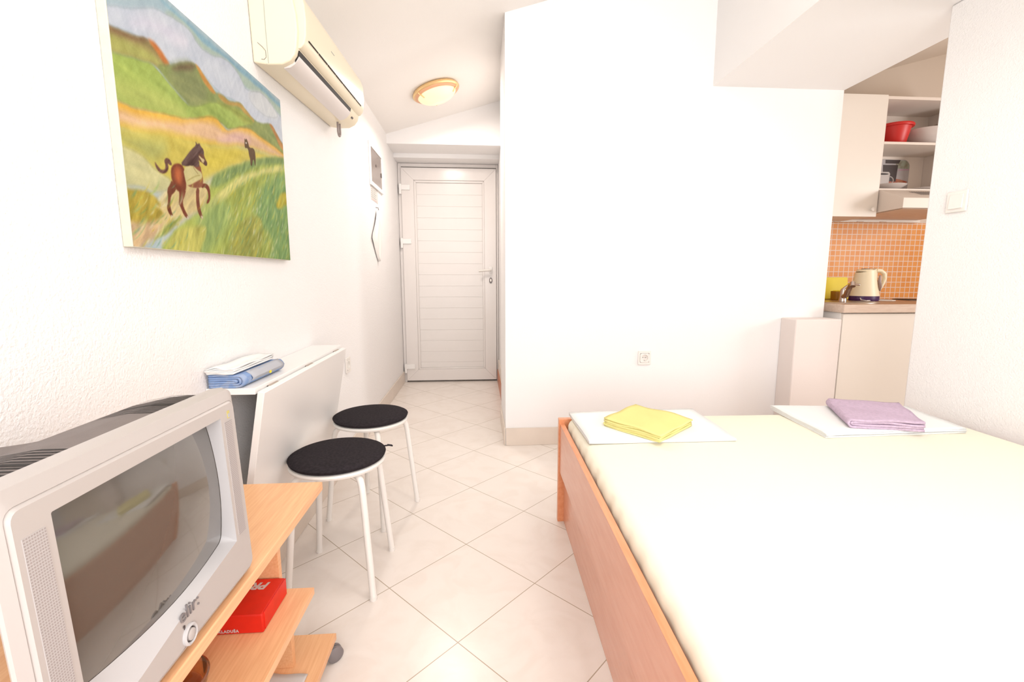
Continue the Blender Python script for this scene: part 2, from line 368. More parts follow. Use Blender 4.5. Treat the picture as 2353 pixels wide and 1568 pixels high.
hd = W(B().box(0.112, 0.146, yF-0.028, yF-0.018, 1.085, 1.145), 'handle_plate', 'white', d, bevel=0.008, seg=4)
W(B().tube([(0.129, yF-0.026, 1.112), (0.129, yF-0.055, 1.112), (0.120, yF-0.064, 1.111), (0.06, yF-0.066, 1.108), (0.012, yF-0.066, 1.104)], [0.010, 0.010, 0.010, 0.0105, 0.010], 14), 'door_handle', 'plastic', d, smooth=True)
ke = W(B().prism([(0.129+0.016*math.cos(t)*1.0, 1.012+0.029*math.sin(t)) for t in np.linspace(0, 2*PI, 24)[:-1]], 'y', yF-0.024, yF-0.018), 'lock_plate', 'grey', d, bevel=0.002)
W(B().prism([(0.129+0.007*math.cos(t), 1.014+0.014*math.sin(t)) for t in np.linspace(0, 2*PI, 20)[:-1]], 'y', yF-0.028, yF-0.024), 'lock_cylinder', 'steel', d, ke)

# ================================================================== painting
LAYERS=[
('strip',[(0.212,0.981),(1.061,0.997),(1.059,0.91),(0.823,0.942),(0.68,0.939),(0.538,0.962),(0.414,0.937),(0.328,0.962),(0.234,0.961),(0.175,0.99)],(150,190,208),0.015),
('strip2',[(0.234,0.961),(0.328,0.971),(0.415,0.944),(0.539,0.971),(0.656,0.959),(0.824,0.962),(1.058,0.952),(1.058,0.899),(0.853,0.928),(0.704,0.898),(0.581,0.932),(0.472,0.92),(0.376,0.918),(0.292,0.932),(0.217,0.928)],(185,205,190),0.012),
('cloud',[(-0.069,0.77),(0.081,0.843),(0.169,0.923),(0.24,0.942),(0.311,0.957),(0.352,0.952),(0.376,0.918),(0.462,0.927),(0.539,0.968),(0.618,0.954),(0.654,0.923),(0.69,0.886),(0.778,0.942),(0.869,0.939),(0.95,0.908),(1.054,0.886),(1.055,0.705),(0.908,0.785),(0.735,0.747),(0.631,0.797),(0.501,0.771),(0.44,0.785),(0.368,0.826),(0.305,0.802),(0.229,0.741),(0.156,0.79),(-0.062,0.715)],(214,222,234),0.012),
('cloudb',[(0.077,0.809),(0.144,0.863),(0.229,0.898),(0.29,0.91),(0.327,0.906),(0.321,0.874),(0.261,0.841),(0.195,0.843),(0.127,0.819),(0.075,0.788)],(230,230,243),0.03),
('cloudc',[(0.704,0.892),(0.778,0.942),(0.87,0.944),(0.95,0.908),(0.976,0.877),(0.845,0.826),(0.755,0.831),(0.701,0.85)],(228,233,236),0.02),
('hillA',[(-0.064,0.715),(0.071,0.753),(0.15,0.788),(0.181,0.77),(0.225,0.742),(0.209,0.698),(0.147,0.705),(0.088,0.684),(-0.066,0.628)],(158,143,92),0.01),
('hillA2',[(-0.06,0.688),(0.1,0.741),(0.164,0.741),(0.198,0.722),(0.147,0.705),(0.088,0.684),(-0.066,0.628)],(184,184,104),0.02),
('hillAo',[(0.135,0.785),(0.163,0.795),(0.193,0.776),(0.227,0.744),(0.199,0.735),(0.167,0.761)],(222,140,75),0.012),
('hillAd',[(-0.063,0.717),(0.071,0.753),(0.143,0.787),(0.134,0.77),(0.07,0.737),(-0.064,0.7)],(150,120,85),0.012),
('hillB',[(0.154,0.71),(0.229,0.744),(0.314,0.814),(0.359,0.828),(0.411,0.792),(0.457,0.756),(0.502,0.778),(0.556,0.763),(0.632,0.802),(0.668,0.78),(0.734,0.751),(0.892,0.809),(0.949,0.761),(1.065,0.691),(1.058,0.667),(0.759,0.681),(0.648,0.689),(0.532,0.614),(0.458,0.647),(0.309,0.57),(0.314,0.623),(0.221,0.664)],(152,166,98),0.01),
('hillBd',[(0.196,0.708),(0.279,0.79),(0.332,0.819),(0.364,0.787),(0.416,0.742),(0.392,0.684),(0.314,0.625),(0.25,0.647)],(143,152,100),0.03),
('hillBt',[(0.22,0.73),(0.314,0.812),(0.355,0.824),(0.339,0.794),(0.26,0.742)],(128,112,80),0.015),
('hillBo',[(0.345,0.826),(0.368,0.826),(0.411,0.795),(0.463,0.759),(0.436,0.746),(0.39,0.773)],(220,160,80),0.01),
('hillBo2',[(0.457,0.753),(0.502,0.778),(0.544,0.759),(0.632,0.8),(0.675,0.778),(0.742,0.753),(0.705,0.737),(0.641,0.766),(0.611,0.773),(0.531,0.739)],(200,160,85),0.01),
('hillBo3',[(0.86,0.797),(0.902,0.809),(0.949,0.761),(1.065,0.691),(0.973,0.696),(0.915,0.756)],(205,150,85),0.008),
('hillC',[(-0.066,0.628),(0.088,0.684),(0.147,0.705),(0.214,0.667),(0.265,0.633),(0.314,0.621),(0.454,0.722),(0.628,0.759),(0.735,0.747),(0.648,0.695),(0.544,0.623),(0.479,0.64),(0.386,0.621),(0.291,0.563),(0.178,0.529),(-0.069,0.481)],(172,194,98),0.008),
('hillC2',[(-0.072,0.56),(0.116,0.596),(0.247,0.611),(0.292,0.57),(0.178,0.532),(-0.069,0.481)],(190,203,110),0.04),
('hillCe',[(0.454,0.722),(0.486,0.732),(0.628,0.759),(0.742,0.747),(0.649,0.696),(0.565,0.729)],(160,170,80),0.02),
('orange',[(-0.07,0.485),(0.088,0.507),(0.179,0.536),(0.291,0.563),(0.386,0.623),(0.448,0.645),(0.489,0.628),(0.526,0.611),(0.649,0.696),(0.759,0.691),(1.065,0.676),(1.063,0.642),(0.681,0.604),(0.435,0.502),(-0.076,0.377)],(248,196,84),0.01),
('pink',[(-0.072,0.451),(0.105,0.485),(0.239,0.526),(0.365,0.592),(0.445,0.616),(0.507,0.587),(0.647,0.674),(0.772,0.669),(1.065,0.662),(0.83,0.613),(0.614,0.584),(0.437,0.527),(0.25,0.481),(-0.074,0.401)],(243,203,160),0.02),
('pink2',[(0.462,0.568),(0.633,0.657),(0.711,0.635),(0.551,0.555),(0.436,0.519)],(235,195,180),0.03),
('yellow',[(-0.075,0.389),(0.172,0.466),(0.338,0.498),(0.503,0.536),(0.681,0.596),(1.063,0.647),(0.829,0.582),(0.541,0.445),(0.424,0.379),(0.358,0.317),(0.171,0.244),(0.087,0.311),(-0.074,0.34)],(222,206,98),0.03),
('yel2',[(-0.067,0.362),(0.169,0.442),(0.177,0.381),(0.107,0.317),(0.052,0.348)],(200,200,115),0.04),
('yel3',[(0.352,0.456),(0.55,0.546),(0.624,0.538),(0.495,0.442),(0.383,0.367)],(232,214,90),0.04),
('sand',[(0.175,0.271),(0.358,0.323),(0.439,0.312),(0.346,0.189),(0.132,0.082),(-0.08,-0.073),(-0.08,0.089),(0.091,0.16)],(228,208,150),0.03),
('grass',[(0.372,0.302),(0.425,0.387),(0.542,0.449),(0.749,0.56),(1.064,0.669),(1.06,-0.085),(0.081,-0.077),(0.13,0.061),(0.326,0.186)],(178,192,96),0.012),
('gdark',[(0.377,0.304),(0.414,0.377),(0.541,0.445),(0.766,0.57),(1.065,0.676),(1.066,0.631),(0.762,0.531),(0.562,0.413),(0.418,0.314)],(140,165,100),0.015),
('glight',[(0.36,0.23),(0.439,0.312),(0.615,0.437),(1.062,0.637),(1.063,0.582),(0.758,0.481),(0.557,0.352),(0.41,0.225),(0.303,0.137)],(226,224,140),0.015),
('gteal',[(1.059,0.58),(1.067,0.348),(1.06,-0.085),(0.721,-0.08),(0.864,0.133),(0.648,0.183),(0.72,0.365),(0.871,0.495)],(140,176,108),0.04),
('gteal2',[(0.268,0.152),(0.436,0.271),(0.522,0.213),(0.416,0.065),(0.254,-0.077),(0.3,0.097)],(166,190,112),0.04),
('golive',[(0.462,0.07),(0.624,0.224),(0.74,0.235),(0.73,0.097),(0.633,-0.085),(0.432,-0.08)],(172,176,88),0.02),
('gyel',[(0.878,0.341),(0.976,0.449),(1.05,0.387),(0.892,0.294)],(205,190,70),0.015),
('gyel2',[(0.109,-0.073),(0.147,0.077),(0.32,0.123),(0.339,0.111),(0.254,-0.077)],(206,204,108),0.015),
('gyel3',[(0.077,0.032),(0.102,0.072),(0.2,0.148),(0.216,0.143),(0.147,0.077),(0.088,0.031)],(160,170,85),0.01),
('cream',[(-0.074,0.336),(-0.052,0.346),(0.058,0.346),(0.089,0.326),(0.112,0.3),(0.179,0.287),(0.169,0.237),(0.096,0.206),(0.047,0.23),(-0.069,0.186),(-0.078,0.261)],(218,215,160),0.012),
('bush',[(-0.068,0.186),(0.045,0.217),(0.096,0.206),(0.12,0.166),(0.091,0.164),(0.138,0.137),(0.069,0.08),(-0.059,0.085),(-0.066,0.133)],(192,172,72),0.012),
('pinkg',[(-0.08,0.065),(0.064,0.099),(0.134,0.102),(0.077,0.029),(-0.079,-0.073)],(228,196,150),0.02),
('h2',[(0.639,0.63),(0.645,0.619),(0.654,0.633),(0.668,0.611),(0.671,0.589),(0.709,0.602),(0.721,0.578),(0.715,0.51),(0.707,0.507),(0.704,0.536),(0.695,0.536),(0.683,0.498),(0.671,0.495),(0.673,0.529),(0.665,0.549),(0.662,0.578),(0.65,0.582),(0.643,0.575),(0.634,0.582)],(108,84,58),0.003),
('h2b',[(0.645,0.609),(0.654,0.611),(0.653,0.602),(0.644,0.601)],(225,220,215),0.003),
('tail',[(0.189,0.343),(0.18,0.363),(0.164,0.363),(0.154,0.348),(0.159,0.331),(0.154,0.314),(0.138,0.307),(0.125,0.319),(0.114,0.333),(0.116,0.311),(0.127,0.297),(0.144,0.294),(0.163,0.307),(0.172,0.328),(0.169,0.343),(0.179,0.338)],(108,72,60),0.004),
('legA',[(0.179,0.282),(0.198,0.254),(0.188,0.235),(0.169,0.217),(0.162,0.183),(0.163,0.159),(0.171,0.137),(0.161,0.131),(0.149,0.15),(0.146,0.166),(0.156,0.2),(0.154,0.237),(0.173,0.266)],(122,66,42),0.003),
('legB',[(0.208,0.254),(0.244,0.259),(0.234,0.232),(0.221,0.206),(0.223,0.181),(0.243,0.147),(0.237,0.137),(0.221,0.148),(0.207,0.183),(0.201,0.191),(0.209,0.225)],(132,70,46),0.003),
('legC',[(0.295,0.28),(0.314,0.285),(0.307,0.241),(0.308,0.195),(0.321,0.154),(0.309,0.148),(0.293,0.176),(0.289,0.213)],(128,72,50),0.003),
('legD',[(0.327,0.307),(0.357,0.316),(0.373,0.3),(0.373,0.256),(0.36,0.229),(0.345,0.222),(0.35,0.237),(0.361,0.253),(0.359,0.285),(0.344,0.297),(0.325,0.285)],(128,64,44),0.003),
('belly',[(0.238,0.297),(0.255,0.276),(0.292,0.278),(0.331,0.292),(0.34,0.326),(0.334,0.36),(0.331,0.386),(0.303,0.399),(0.259,0.362)],(150,92,66),0.004),
('rump',[(0.18,0.323),(0.19,0.341),(0.204,0.353),(0.225,0.36),(0.242,0.352),(0.247,0.323),(0.247,0.278),(0.24,0.251),(0.209,0.241),(0.193,0.251),(0.179,0.282)],(124,60,36),0.005),
('rumph',[(0.196,0.328),(0.212,0.343),(0.227,0.341),(0.229,0.311),(0.221,0.278),(0.206,0.275),(0.196,0.294)],(204,112,66),0.022),
('mane',[(0.225,0.355),(0.258,0.399),(0.289,0.44),(0.317,0.468),(0.315,0.485),(0.325,0.474),(0.336,0.486),(0.342,0.473),(0.357,0.464),(0.357,0.437),(0.342,0.416),(0.322,0.406),(0.328,0.396),(0.319,0.374),(0.291,0.372),(0.264,0.36)],(92,66,60),0.004),
('face',[(0.324,0.437),(0.354,0.444),(0.362,0.423),(0.372,0.413),(0.367,0.398),(0.357,0.394),(0.341,0.403),(0.326,0.403)],(112,72,52),0.004),
('blaze',[(0.328,0.43),(0.343,0.422),(0.357,0.422),(0.355,0.404),(0.341,0.404),(0.338,0.413),(0.326,0.422)],(218,198,150),0.003),
('muz',[(0.355,0.415),(0.368,0.415),(0.37,0.399),(0.359,0.394),(0.35,0.401)],(92,62,55),0.003),
('saddle',[(0.238,0.348),(0.287,0.375),(0.309,0.363),(0.335,0.357),(0.335,0.331),(0.313,0.317),(0.254,0.276),(0.246,0.285)],(222,212,152),0.004),
('sline',[(0.254,0.302),(0.297,0.333),(0.324,0.345),(0.325,0.34),(0.298,0.329),(0.255,0.297)],(190,178,110),0.003),
('sline2',[(0.291,0.375),(0.299,0.36),(0.316,0.346),(0.313,0.343),(0.295,0.357),(0.288,0.372)],(176,160,104),0.003),
('hoof',[(0.159,0.14),(0.167,0.138),(0.17,0.133),(0.162,0.13)],(220,205,180),0.003),
('hoof2',[(0.234,0.148),(0.241,0.148),(0.244,0.138),(0.236,0.135)],(215,200,180),0.003),
('hoof3',[(0.307,0.162),(0.317,0.164),(0.321,0.154),(0.312,0.148)],(220,205,180),0.003),
]

def build_painting():
    Y0, Y1, Z0, Z1, X0, X1 = 1.048, 1.878, 1.112, 1.70, XL+0.0001, -0.7245
    NU, NV = 500, 360
    u, v = np.meshgrid(np.linspace(0, 1, NU), np.linspace(0, 1, NV), indexing='ij')
    def noise(sx, sy, ang, seed, oct=3):
        r = np.random.RandomState(seed); ca, sa = math.cos(ang), math.sin(ang); out = np.zeros_like(u); amp = 1; tot = 0
        for o in range(oct):
            G = r.rand(256, 256); a = (u*1.41*ca+v*sa)*sx*2**o+r.rand()*50; b = (-u*1.41*sa+v*ca)*sy*2**o+r.rand()*50
            ai = np.floor(a).astype(int); bi = np.floor(b).astype(int); fa = a-ai; fb = b-bi; fa = fa*fa*(3-2*fa); fb = fb*fb*(3-2*fb)
            g = lambda i, j: G[i % 256, j % 256]
            out += amp*(g(ai, bi)*(1-fa)*(1-fb)+g(ai+1, bi)*fa*(1-fb)+g(ai, bi+1)*(1-fa)*fb+g(ai+1, bi+1)*fa*fb); tot += amp; amp *= 0.55
        return out/tot
    img = np.zeros((NU, NV, 3)); img[:] = (188, 208, 216)
    t = noise(3, 6, 0.3, 1)[..., None]; img += (t-0.5)*np.array((60, 36, 20))
    wob = (noise(14, 14, 0, 5)-0.5)*0.012; wob2 = (noise(14, 14, 0, 6)-0.5)*0.012
    fine = {'Z': (9, 26, 0.12), 'G': (34, 7, 0.95)}
    def mask(poly, soft, small):
        P = np.array(poly, float)
        for _ in range(1 if small else 2): P = np.stack([P*0.75+np.roll(P, -1, 0)*0.25, P*0.25+np.roll(P, -1, 0)*0.75], 1).reshape(-1, 2)
        px = u+(0 if small else wob); py = v+(0 if small else wob2)
        ins = np.zeros(u.shape, bool); dist = np.full(u.shape, 9.0)
        x0, x1, y0, y1 = P[:, 0].min()-0.1, P[:, 0].max()+0.1, P[:, 1].min()-0.1, P[:, 1].max()+0.1
        n = len(P)
        for i in range(n):
            a = P[i]; b = P[(i+1) % n]
            c = ((a[1] > py) != (b[1] > py)); den = (b[1]-a[1]) if abs(b[1]-a[1]) > 1e-9 else 1e-9
            ins ^= c & (px < (b[0]-a[0])*(py-a[1])/den+a[0])
            dx, dy = b-a; L2 = dx*dx*2+dy*dy+1e-12
            tt = np.clip(((px-a[0])*dx*2+(py-a[1])*dy)/L2, 0, 1)
            dist = np.minimum(dist, np.sqrt(2*(px-a[0]-tt*dx)**2+(py-a[1]-tt*dy)**2))
        sd = np.where(ins, dist, -dist); m = np.clip(sd/soft*0.5+0.5, 0, 1); return m*m*(3-2*m), sd
    horse = False
    for k, (nm, poly, col, soft) in enumerate(LAYERS):
        if nm == 'h2': horse = True
        m, sd = mask(poly, soft, horse); c = np.array(col, float)
        grass = nm[0] == 'g' or nm in ('bush', 'sand', 'pinkg')
        if horse: n1 = noise(40, 40, 0.4, 50+k); amp = 16
        elif grass: n1 = noise(9, 55, 0.75+0.5*(k % 3)*0.4, 50+k, 3); amp = 78
        elif nm.startswith('cloud') or nm.startswith('strip'): n1 = noise(6, 12, 0.5, 50+k); amp = 22
        else: n1 = noise(5, 28, -0.12+0.1*(k % 3), 50+k); amp = 46
        lay = c+(n1[..., None]-0.5)*amp*np.array((1.0, 0.9, 0.55))
        if nm in ('mane', 'tail'): lay = c+(noise(9, 90, 0.7, 77)[..., None]-0.45)*70
        if nm in ('hillA', 'hillB', 'hillC', 'cloud', 'cloudc', 'orange', 'cream'):   # drawn contour
            e = np.exp(-(sd/0.005)**2)[..., None]; lay = lay*(1-0.09*e)
        img = img*(1-m[..., None])+lay*m[..., None]
    # loose grass strokes over the meadow
    r = np.random.RandomState(3)
    for k in range(900):
        cu, cv = r.rand(), r.rand()*0.62
        if cv > 0.06+0.45*cu+0.12*r.rand() and cu < 0.95: 
            if cv > 0.42*cu+0.2: continue
        if 0.2 < cu < 0.46 and 0.02 < cv < 0.5 and r.rand() < 0.9: continue
        ln = 0.02+0.05*r.rand(); an = 0.9+0.5*(r.rand()-0.5)+0.25*(cu-0.5); wd = 0.0022+0.003*r.rand()
        i0, i1 = int(max(0, (cu-0.07)*NU)), int(min(NU, (cu+0.07)*NU)); j0, j1 = int(max(0, (cv-0.07)*NV)), int(min(NV, (cv+0.07)*NV))
        if i1 <= i0 or j1 <= j0: continue
        U = (u[i0:i1, j0:j1]-cu)*1.41; V = v[i0:i1, j0:j1]-cv; a = U*math.cos(an)+V*math.sin(an); b = -U*math.sin(an)+V*math.cos(an)-(a**2)*4
        m = (np.exp(-(a/ln*2)**2-(b/wd)**2))[..., None]*0.55
        pal = [(130, 165, 90), (160, 192, 130), (236, 232, 160), (214, 196, 70), (120, 170, 130), (200, 208, 100), (240, 240, 200)][r.randint(7)]
        img[i0:i1, j0:j1] = img[i0:i1, j0:j1]*(1-m)+np.array(pal)*m
    brush = noise(12, 70, 0.9, 201)*0.5+noise(60, 14, 0.4, 202)*0.5
    img = img+((brush-0.5)*34)[..., None]*np.array((1.0, 1.0, 0.8))+(rng.rand(NU, NV)[..., None]-0.5)*7
    img = np.clip(img, 0, 250)
    lin = np.where(img/255 <= 0.04045, img/255/12.92, ((img/255+0.055)/1.055)**2.4)/1.55
    t = thing('landscape_painting', 'large unframed canvas painting of brown horses on green and orange hills', 'painting', (XL, (Y0+Y1)/2, Z0))
    s = W(B().box(X0, X1-0.0004, Y0, Y1, Z0, Z1), 'stretched_canvas', 'canvas_side', t, bevel=0.002)
    yy = Y0+0.0015+(Y1-Y0-0.003)*u; zz = Z0+0.0015+(Z1-Z0-0.003)*v; xx = np.full_like(u, X1)
    me = bpy.data.meshes.new('painted_surface'); co = np.stack([xx, yy, zz], -1).reshape(-1, 3)
    idx = np.arange(NU*NV).reshape(NU, NV)
    f = np.stack([idx[:-1, :-1], idx[1:, :-1], idx[1:, 1:], idx[:-1, 1:]], -1).reshape(-1, 4)
    me.vertices.add(len(co)); me.vertices.foreach_set('co', co.ravel()); me.loops.add(f.size); me.loops.foreach_set('vertex_index', f.ravel())
    me.polygons.add(len(f)); me.polygons.foreach_set('loop_start', np.arange(0, f.size, 4)); me.polygons.foreach_set('loop_total', np.full(len(f), 4)); me.update()
    ca = me.color_attributes.new('paint', 'FLOAT_COLOR', 'POINT'); rgba = np.ones((len(co), 4)); rgba[:, :3] = lin.reshape(-1, 3); ca.data.foreach_set('color', rgba.ravel())
    m = bpy.data.materials.new('oil_paint'); m.use_nodes = True; nt = m.node_tree; a = nt.nodes.new('ShaderNodeAttribute'); a.attribute_name = 'paint'
    b = nt.nodes['Principled BSDF']; nt.links.new(a.outputs['Color'], b.inputs['Base Color']); b.inputs['Roughness'].default_value = 0.6; b.inputs['Specular IOR Level'].default_value = 0.12
    tn = nt.nodes.new('ShaderNodeTexNoise'); tn.inputs['Scale'].default_value = 260; tc = nt.nodes.new('ShaderNodeTexCoord'); nt.links.new(tc.outputs['Object'], tn.inputs['Vector'])
    bp = nt.nodes.new('ShaderNodeBump'); bp.inputs['Strength'].default_value = 0.25; bp.inputs['Distance'].default_value = 0.001; nt.links.new(tn.outputs['Fac'], bp.inputs['Height']); nt.links.new(bp.outputs['Normal'], b.inputs['Normal'])
    me.materials.append(m); o = bpy.data.objects.new('painted_surface', me); C.objects.link(o); o.parent = t; at_parent(o, t)
build_painting()

# ================================================================== air conditioner
ac = thing('air_conditioner', 'cream wall mounted air conditioner above the painting', 'air conditioner', (XL, 2.14, 1.787))
zb = 1.787
body = [(-0.744, 0), (-0.70, -0.006), (-0.65, -0.004), (-0.622, 0.010), (-0.606, 0.030), (-0.600, 0.050), (-0.593, 0.10), (-0.594, 0.15), (-0.602, 0.20), (-0.625, 0.232), (-0.66, 0.24), (-0.744, 0.24)]
W(B().prism([(x, z+zb) for x, z in body], 'y', 1.722, 2.56), 'body', 'acbody', ac, bevel=0.005, seg=3, ang=50)
fp = [(-0.606, 0.052), (-0.590, 0.056), (-0.578, 0.070), (-0.571, 0.095), (-0.568, 0.14), (-0.570, 0.19), (-0.580, 0.220), (-0.600, 0.238), (-0.63, 0.246), (-0.66, 0.246), (-0.64, 0.22), (-0.61, 0.15), (-0.602, 0.09)]
pan = W(B().prism([(x, z+zb) for x, z in fp], 'y', 1.740, 2.556), 'front_panel', 'acbody', ac, bevel=0.004, seg=3, ang=50)
sl = B(); N_ = 7
for i in range(N_):
    a0 = 1.765+i*(0.735/N_)+0.004; a1 = 1.765+(i+1)*(0.735/N_)-0.004; h = 0.0024 if 0 < i < N_-1 else 0.0018
    sl.box(-0.576, -0.5705, a0, a1, zb+0.087-h, zb+0.087+h)
W(sl, 'intake_slit', 'darkslot', ac, pan)
W(B().box(-0.574, -0.5675, 2.02, 2.06, zb+0.150, zb+0.153), 'small_badge', 'inkgrey', ac, pan)
W(B().prism([(x, z+zb) for x, z in [(-0.615, 0.012), (-0.6025, 0.030), (-0.5975, 0.048), (-0.612, 0.05)]], 'y', 1.745, 2.40), 'air_outlet', 'black', ac)
W(B().prism([(x, z+zb) for x, z in [(-0.655, -0.008), (-0.634, -0.004), (-0.618, 0.006), (-0.6045, 0.021), (-0.601, 0.0315), (-0.606, 0.031), (-0.622, 0.012), (-0.655, -0.003)]], 'y', 1.748, 2.398), 'louver_flap', 'acflap', ac, bevel=0.001)
W(B().prism([(x, z+zb) for x, z in [(-0.6125, 0.0175), (-0.6065, 0.0245), (-0.610, 0.028), (-0.616, 0.021)]], 'y', 2.452, 2.476), 'display_window', 'meterdark', ac)
W(B().tube([(-0.700, 1.722, zb-0.004), (-0.700, 2.56, zb-0.0045)], 0.0008, 6), 'seam', 'inkgrey', ac)
W(B().tube([(-0.694, 1.7215, zb-0.002), (-0.694, 1.7215, zb+0.10), (-0.692, 1.7215, zb+0.238)], 0.0009, 6), 'seam', 'inkgrey', ac)
W(B().tube([(-0.724, 1.7212, zb+0.060), (-0.710, 1.7212, zb+0.048), (-0.7, 1.7212, zb+0.036), (-0.7, 1.7212, zb+0.016), (-0.707, 1.7212, zb+0.009), (-0.716, 1.7212, zb+0.010)], 0.0009, 6), 'knockout_line', 'grey', ac)
lp = [(-0.675, 2.455+0.020*math.cos(t), zb-0.044+0.022*math.sin(t)) for t in np.linspace(PI*0.9, PI*2.1, 14)]
W(B().tube([(-0.675, 2.437, zb-0.002)]+lp+[(-0.675, 2.473, zb-0.002)], 0.0048, 10), 'drain_cable', 'greycable', ac, smooth=True)
ac.rotation_euler = (math.radians(3.2), 0, 0)

# ================================================================== ceiling lamp
LC = (-0.285, 3.506, zc(-0.285)); RL = Matrix.Rotation(math.radians(-16.7), 3, 'Y')
la = thing('ceiling_lamp', 'lit round ceiling lamp with brass and wood ring in the hall', 'ceiling lamp', LC)
W(B().lathe([(0.0, -0.001), (0.150, -0.001), (0.160, -0.004), (0.168, -0.012), (0.170, -0.022), (0.165, -0.028), (0.157, -0.030)], LC, 56, RL), 'brass_ring', 'brass', la, smooth=True)
W(B().lathe([(0.159, -0.026), (0.157, -0.034), (0.148, -0.040), (0.139, -0.041), (0.136, -0.034)], LC, 56, RL), 'wooden_ring', 'lampwood', la, smooth=True)
W(B().lathe([(0.140, -0.030), (0.139, -0.040), (0.130, -0.052), (0.110, -0.066), (0.080, -0.078), (0.045, -0.084), (0.0, -0.086)], LC, 56, RL), 'glass_dome', 'lampglass', la, smooth=True)
for a in (100, 220, 340):
    c, s_ = math.cos(math.radians(a)), math.sin(math.radians(a))
    pts = [Vector((c*r, s_*r, z)) for r, z in ((0.160, -0.030), (0.150, -0.043), (0.138, -0.046), (0.126, -0.0585), (0.120, -0.064))]
    W(B().tube([RL @ p+Vector(LC) for p in pts], [0.005, 0.005, 0.0045, 0.004, 0.0035], 8), 'clip', 'brass', la, smooth=True)

# ================================================================== small things on the left wall
mb = thing('meter_cabinet', 'white framed meter box with a dark glass door on the hall wall', 'meter box', (XL, 3.60, 1.69))
W(B().add(*ring_panel([(3.405, 1.690), (3.83, 1.690), (3.83, 1.985), (3.405, 1.985)], [(3.432, 1.718), (3.806, 1.718), (3.806, 1.955), (3.432, 1.955)], lambda p, dd: (dd, p[0], p[1]), XL+0.0005, XL+0.012)), 'frame', 'white', mb, bevel=0.002)
gl = W(B().box(XL+0.001, XL+0.006, 3.432, 3.806, 1.718, 1.955), 'glass_door', 'meterglass', mb)
W(B().box(XL+0.006, XL+0.010, 3.775, 3.80, 1.81, 1.84), 'latch', 'meterdark', mb, gl); W(B().box(XL+0.006, XL+0.009, 3.60, 3.62, 1.85, 1.865), 'keyhole_plate', 'meterdark', mb, gl)
pn = thing('paper_notice', 'small printed paper notice below the meter box', 'notice', (XL, 3.54, 1.60))
W(B().box(XL+0.0005, XL+0.0015, 3.43, 3.655, 1.592, 1.69), 'sheet', 'paper', pn)
tb = B()
for i in range(5):
    z = 1.672-i*0.014; tb.box(XL+0.0015, XL+0.002, 3.445, 3.50, z-0.005, z); tb.box(XL+0.0015, XL+0.002, 3.51, 3.60-0.02*(i % 2), z-0.005, z)
W(tb, 'printed_lines', 'inkgrey', pn)
W(B().box(XL+0.0015, XL+0.002, 3.46, 3.62, 1.598, 1.603), 'red_line', 'inkpink', pn)
hb = thing('hanging_plastic_bag', 'thin pale plastic bag hanging from a hook below the paper notice', 'bag', (XL, 3.57, 1.15))
P = []
for i in range(15):
    t = i/14; z = 1.535-t*0.37; wl = np.interp(t, [0, 0.25, 0.55, 1], [0.01, 0.09, 0.21, 0.012]); wr = np.interp(t, [0, 0.4, 0.65, 1], [0.01, 0.14, 0.16, 0.02])
    yc = 3.572; row = []
    for j in range(13):
        s = j/12; y = yc-wl+(wl+wr)*s; row.append((XL+0.010+0.005*math.sin(s*14+t*5)+0.006*math.sin(PI*s), y, z))
    P.append(row)
W(B().grid(P), 'film', 'bag', hb, smooth=True, solid=0.0012)
W(B().tube([(XL+0.0005, 3.575, 1.556), (XL+0.018, 3.575, 1.552), (XL+0.02, 3.575, 1.540), (XL+0.014, 3.575, 1.534)], 0.003, 8), 'hook', 'grey', hb, smooth=True)

def socket(name, label, c, ax, cat='socket'):
    """Schuko socket; ax = 'y' faces the camera (-y), 'x' faces +x"""
    t = thing(name, label, cat, c)
    def T(p, dd): return (c[0]+p[0], c[1]-dd, c[2]+p[1]) if ax == 'y' else (c[0]+dd, c[1]+p[0], c[2]+p[1])
    def ring(o_, i_, d0, d1): return B().add(*ring_panel(o_, i_, T, d0, d1))
    O = rrect(-0.041, 0.041, -0.044, 0.044, 0.006); I = rrect(-0.029, 0.029, -0.029, 0.029, 0.003)
    W(ring(O, I, 0.0005, 0.009), 'cover_frame', 'plastic', t, bevel=0.002)
    n = 24; circ = [(0.0205*math.cos(2*PI*(k+0.5)/n), 0.0205*math.sin(2*PI*(k+0.5)/n)) for k in range(n)]
    sq = []
    for x, y in circ:
        m_ = max(abs(x), abs(y)); sq.append((x/m_*0.0285, y/m_*0.0285))
    W(ring(sq, circ, 0.0005, 0.0105), 'insert', 'plastic', t, bevel=0.0006)
    v = [T(p, 0.0012) for p in circ]; W(B().add(v, [tuple(range(n))]), 'recess', 'plastic', t)
    b = B()
    for px_, pz in ((-0.0095, 0.002), (0.0095, 0.002)):
        v = [T((px_+0.0025*math.cos(2*PI*k/10), pz+0.0025*math.sin(2*PI*k/10)), 0.0018) for k in range(10)]; b.add(v, [tuple(range(10))])
    v = [T((x_, z_), 0.0018) for x_, z_ in ((-0.0015, 0.001), (0.0015, 0.001), (0.0015, 0.004), (-0.0015, 0.004))]; b.add(v, [(0, 1, 2, 3)])
    v = [T((x_, z_), 0.0045) for x_, z_ in ((-0.003, -0.0135), (0.003, -0.0165), (0.004, -0.0195), (-0.0015, -0.017))]; b.add(v, [(0, 1, 2, 3)])
    W(b, 'pin_hole', 'black', t)
socket('wall_socket', 'single white power socket low on the far white wall behind the bed', (1.034, YW, 0.547), 'y')
socket('wall_socket', 'white power socket on the left wall beyond the folding table', (XL, 2.64, 0.552), 'x')
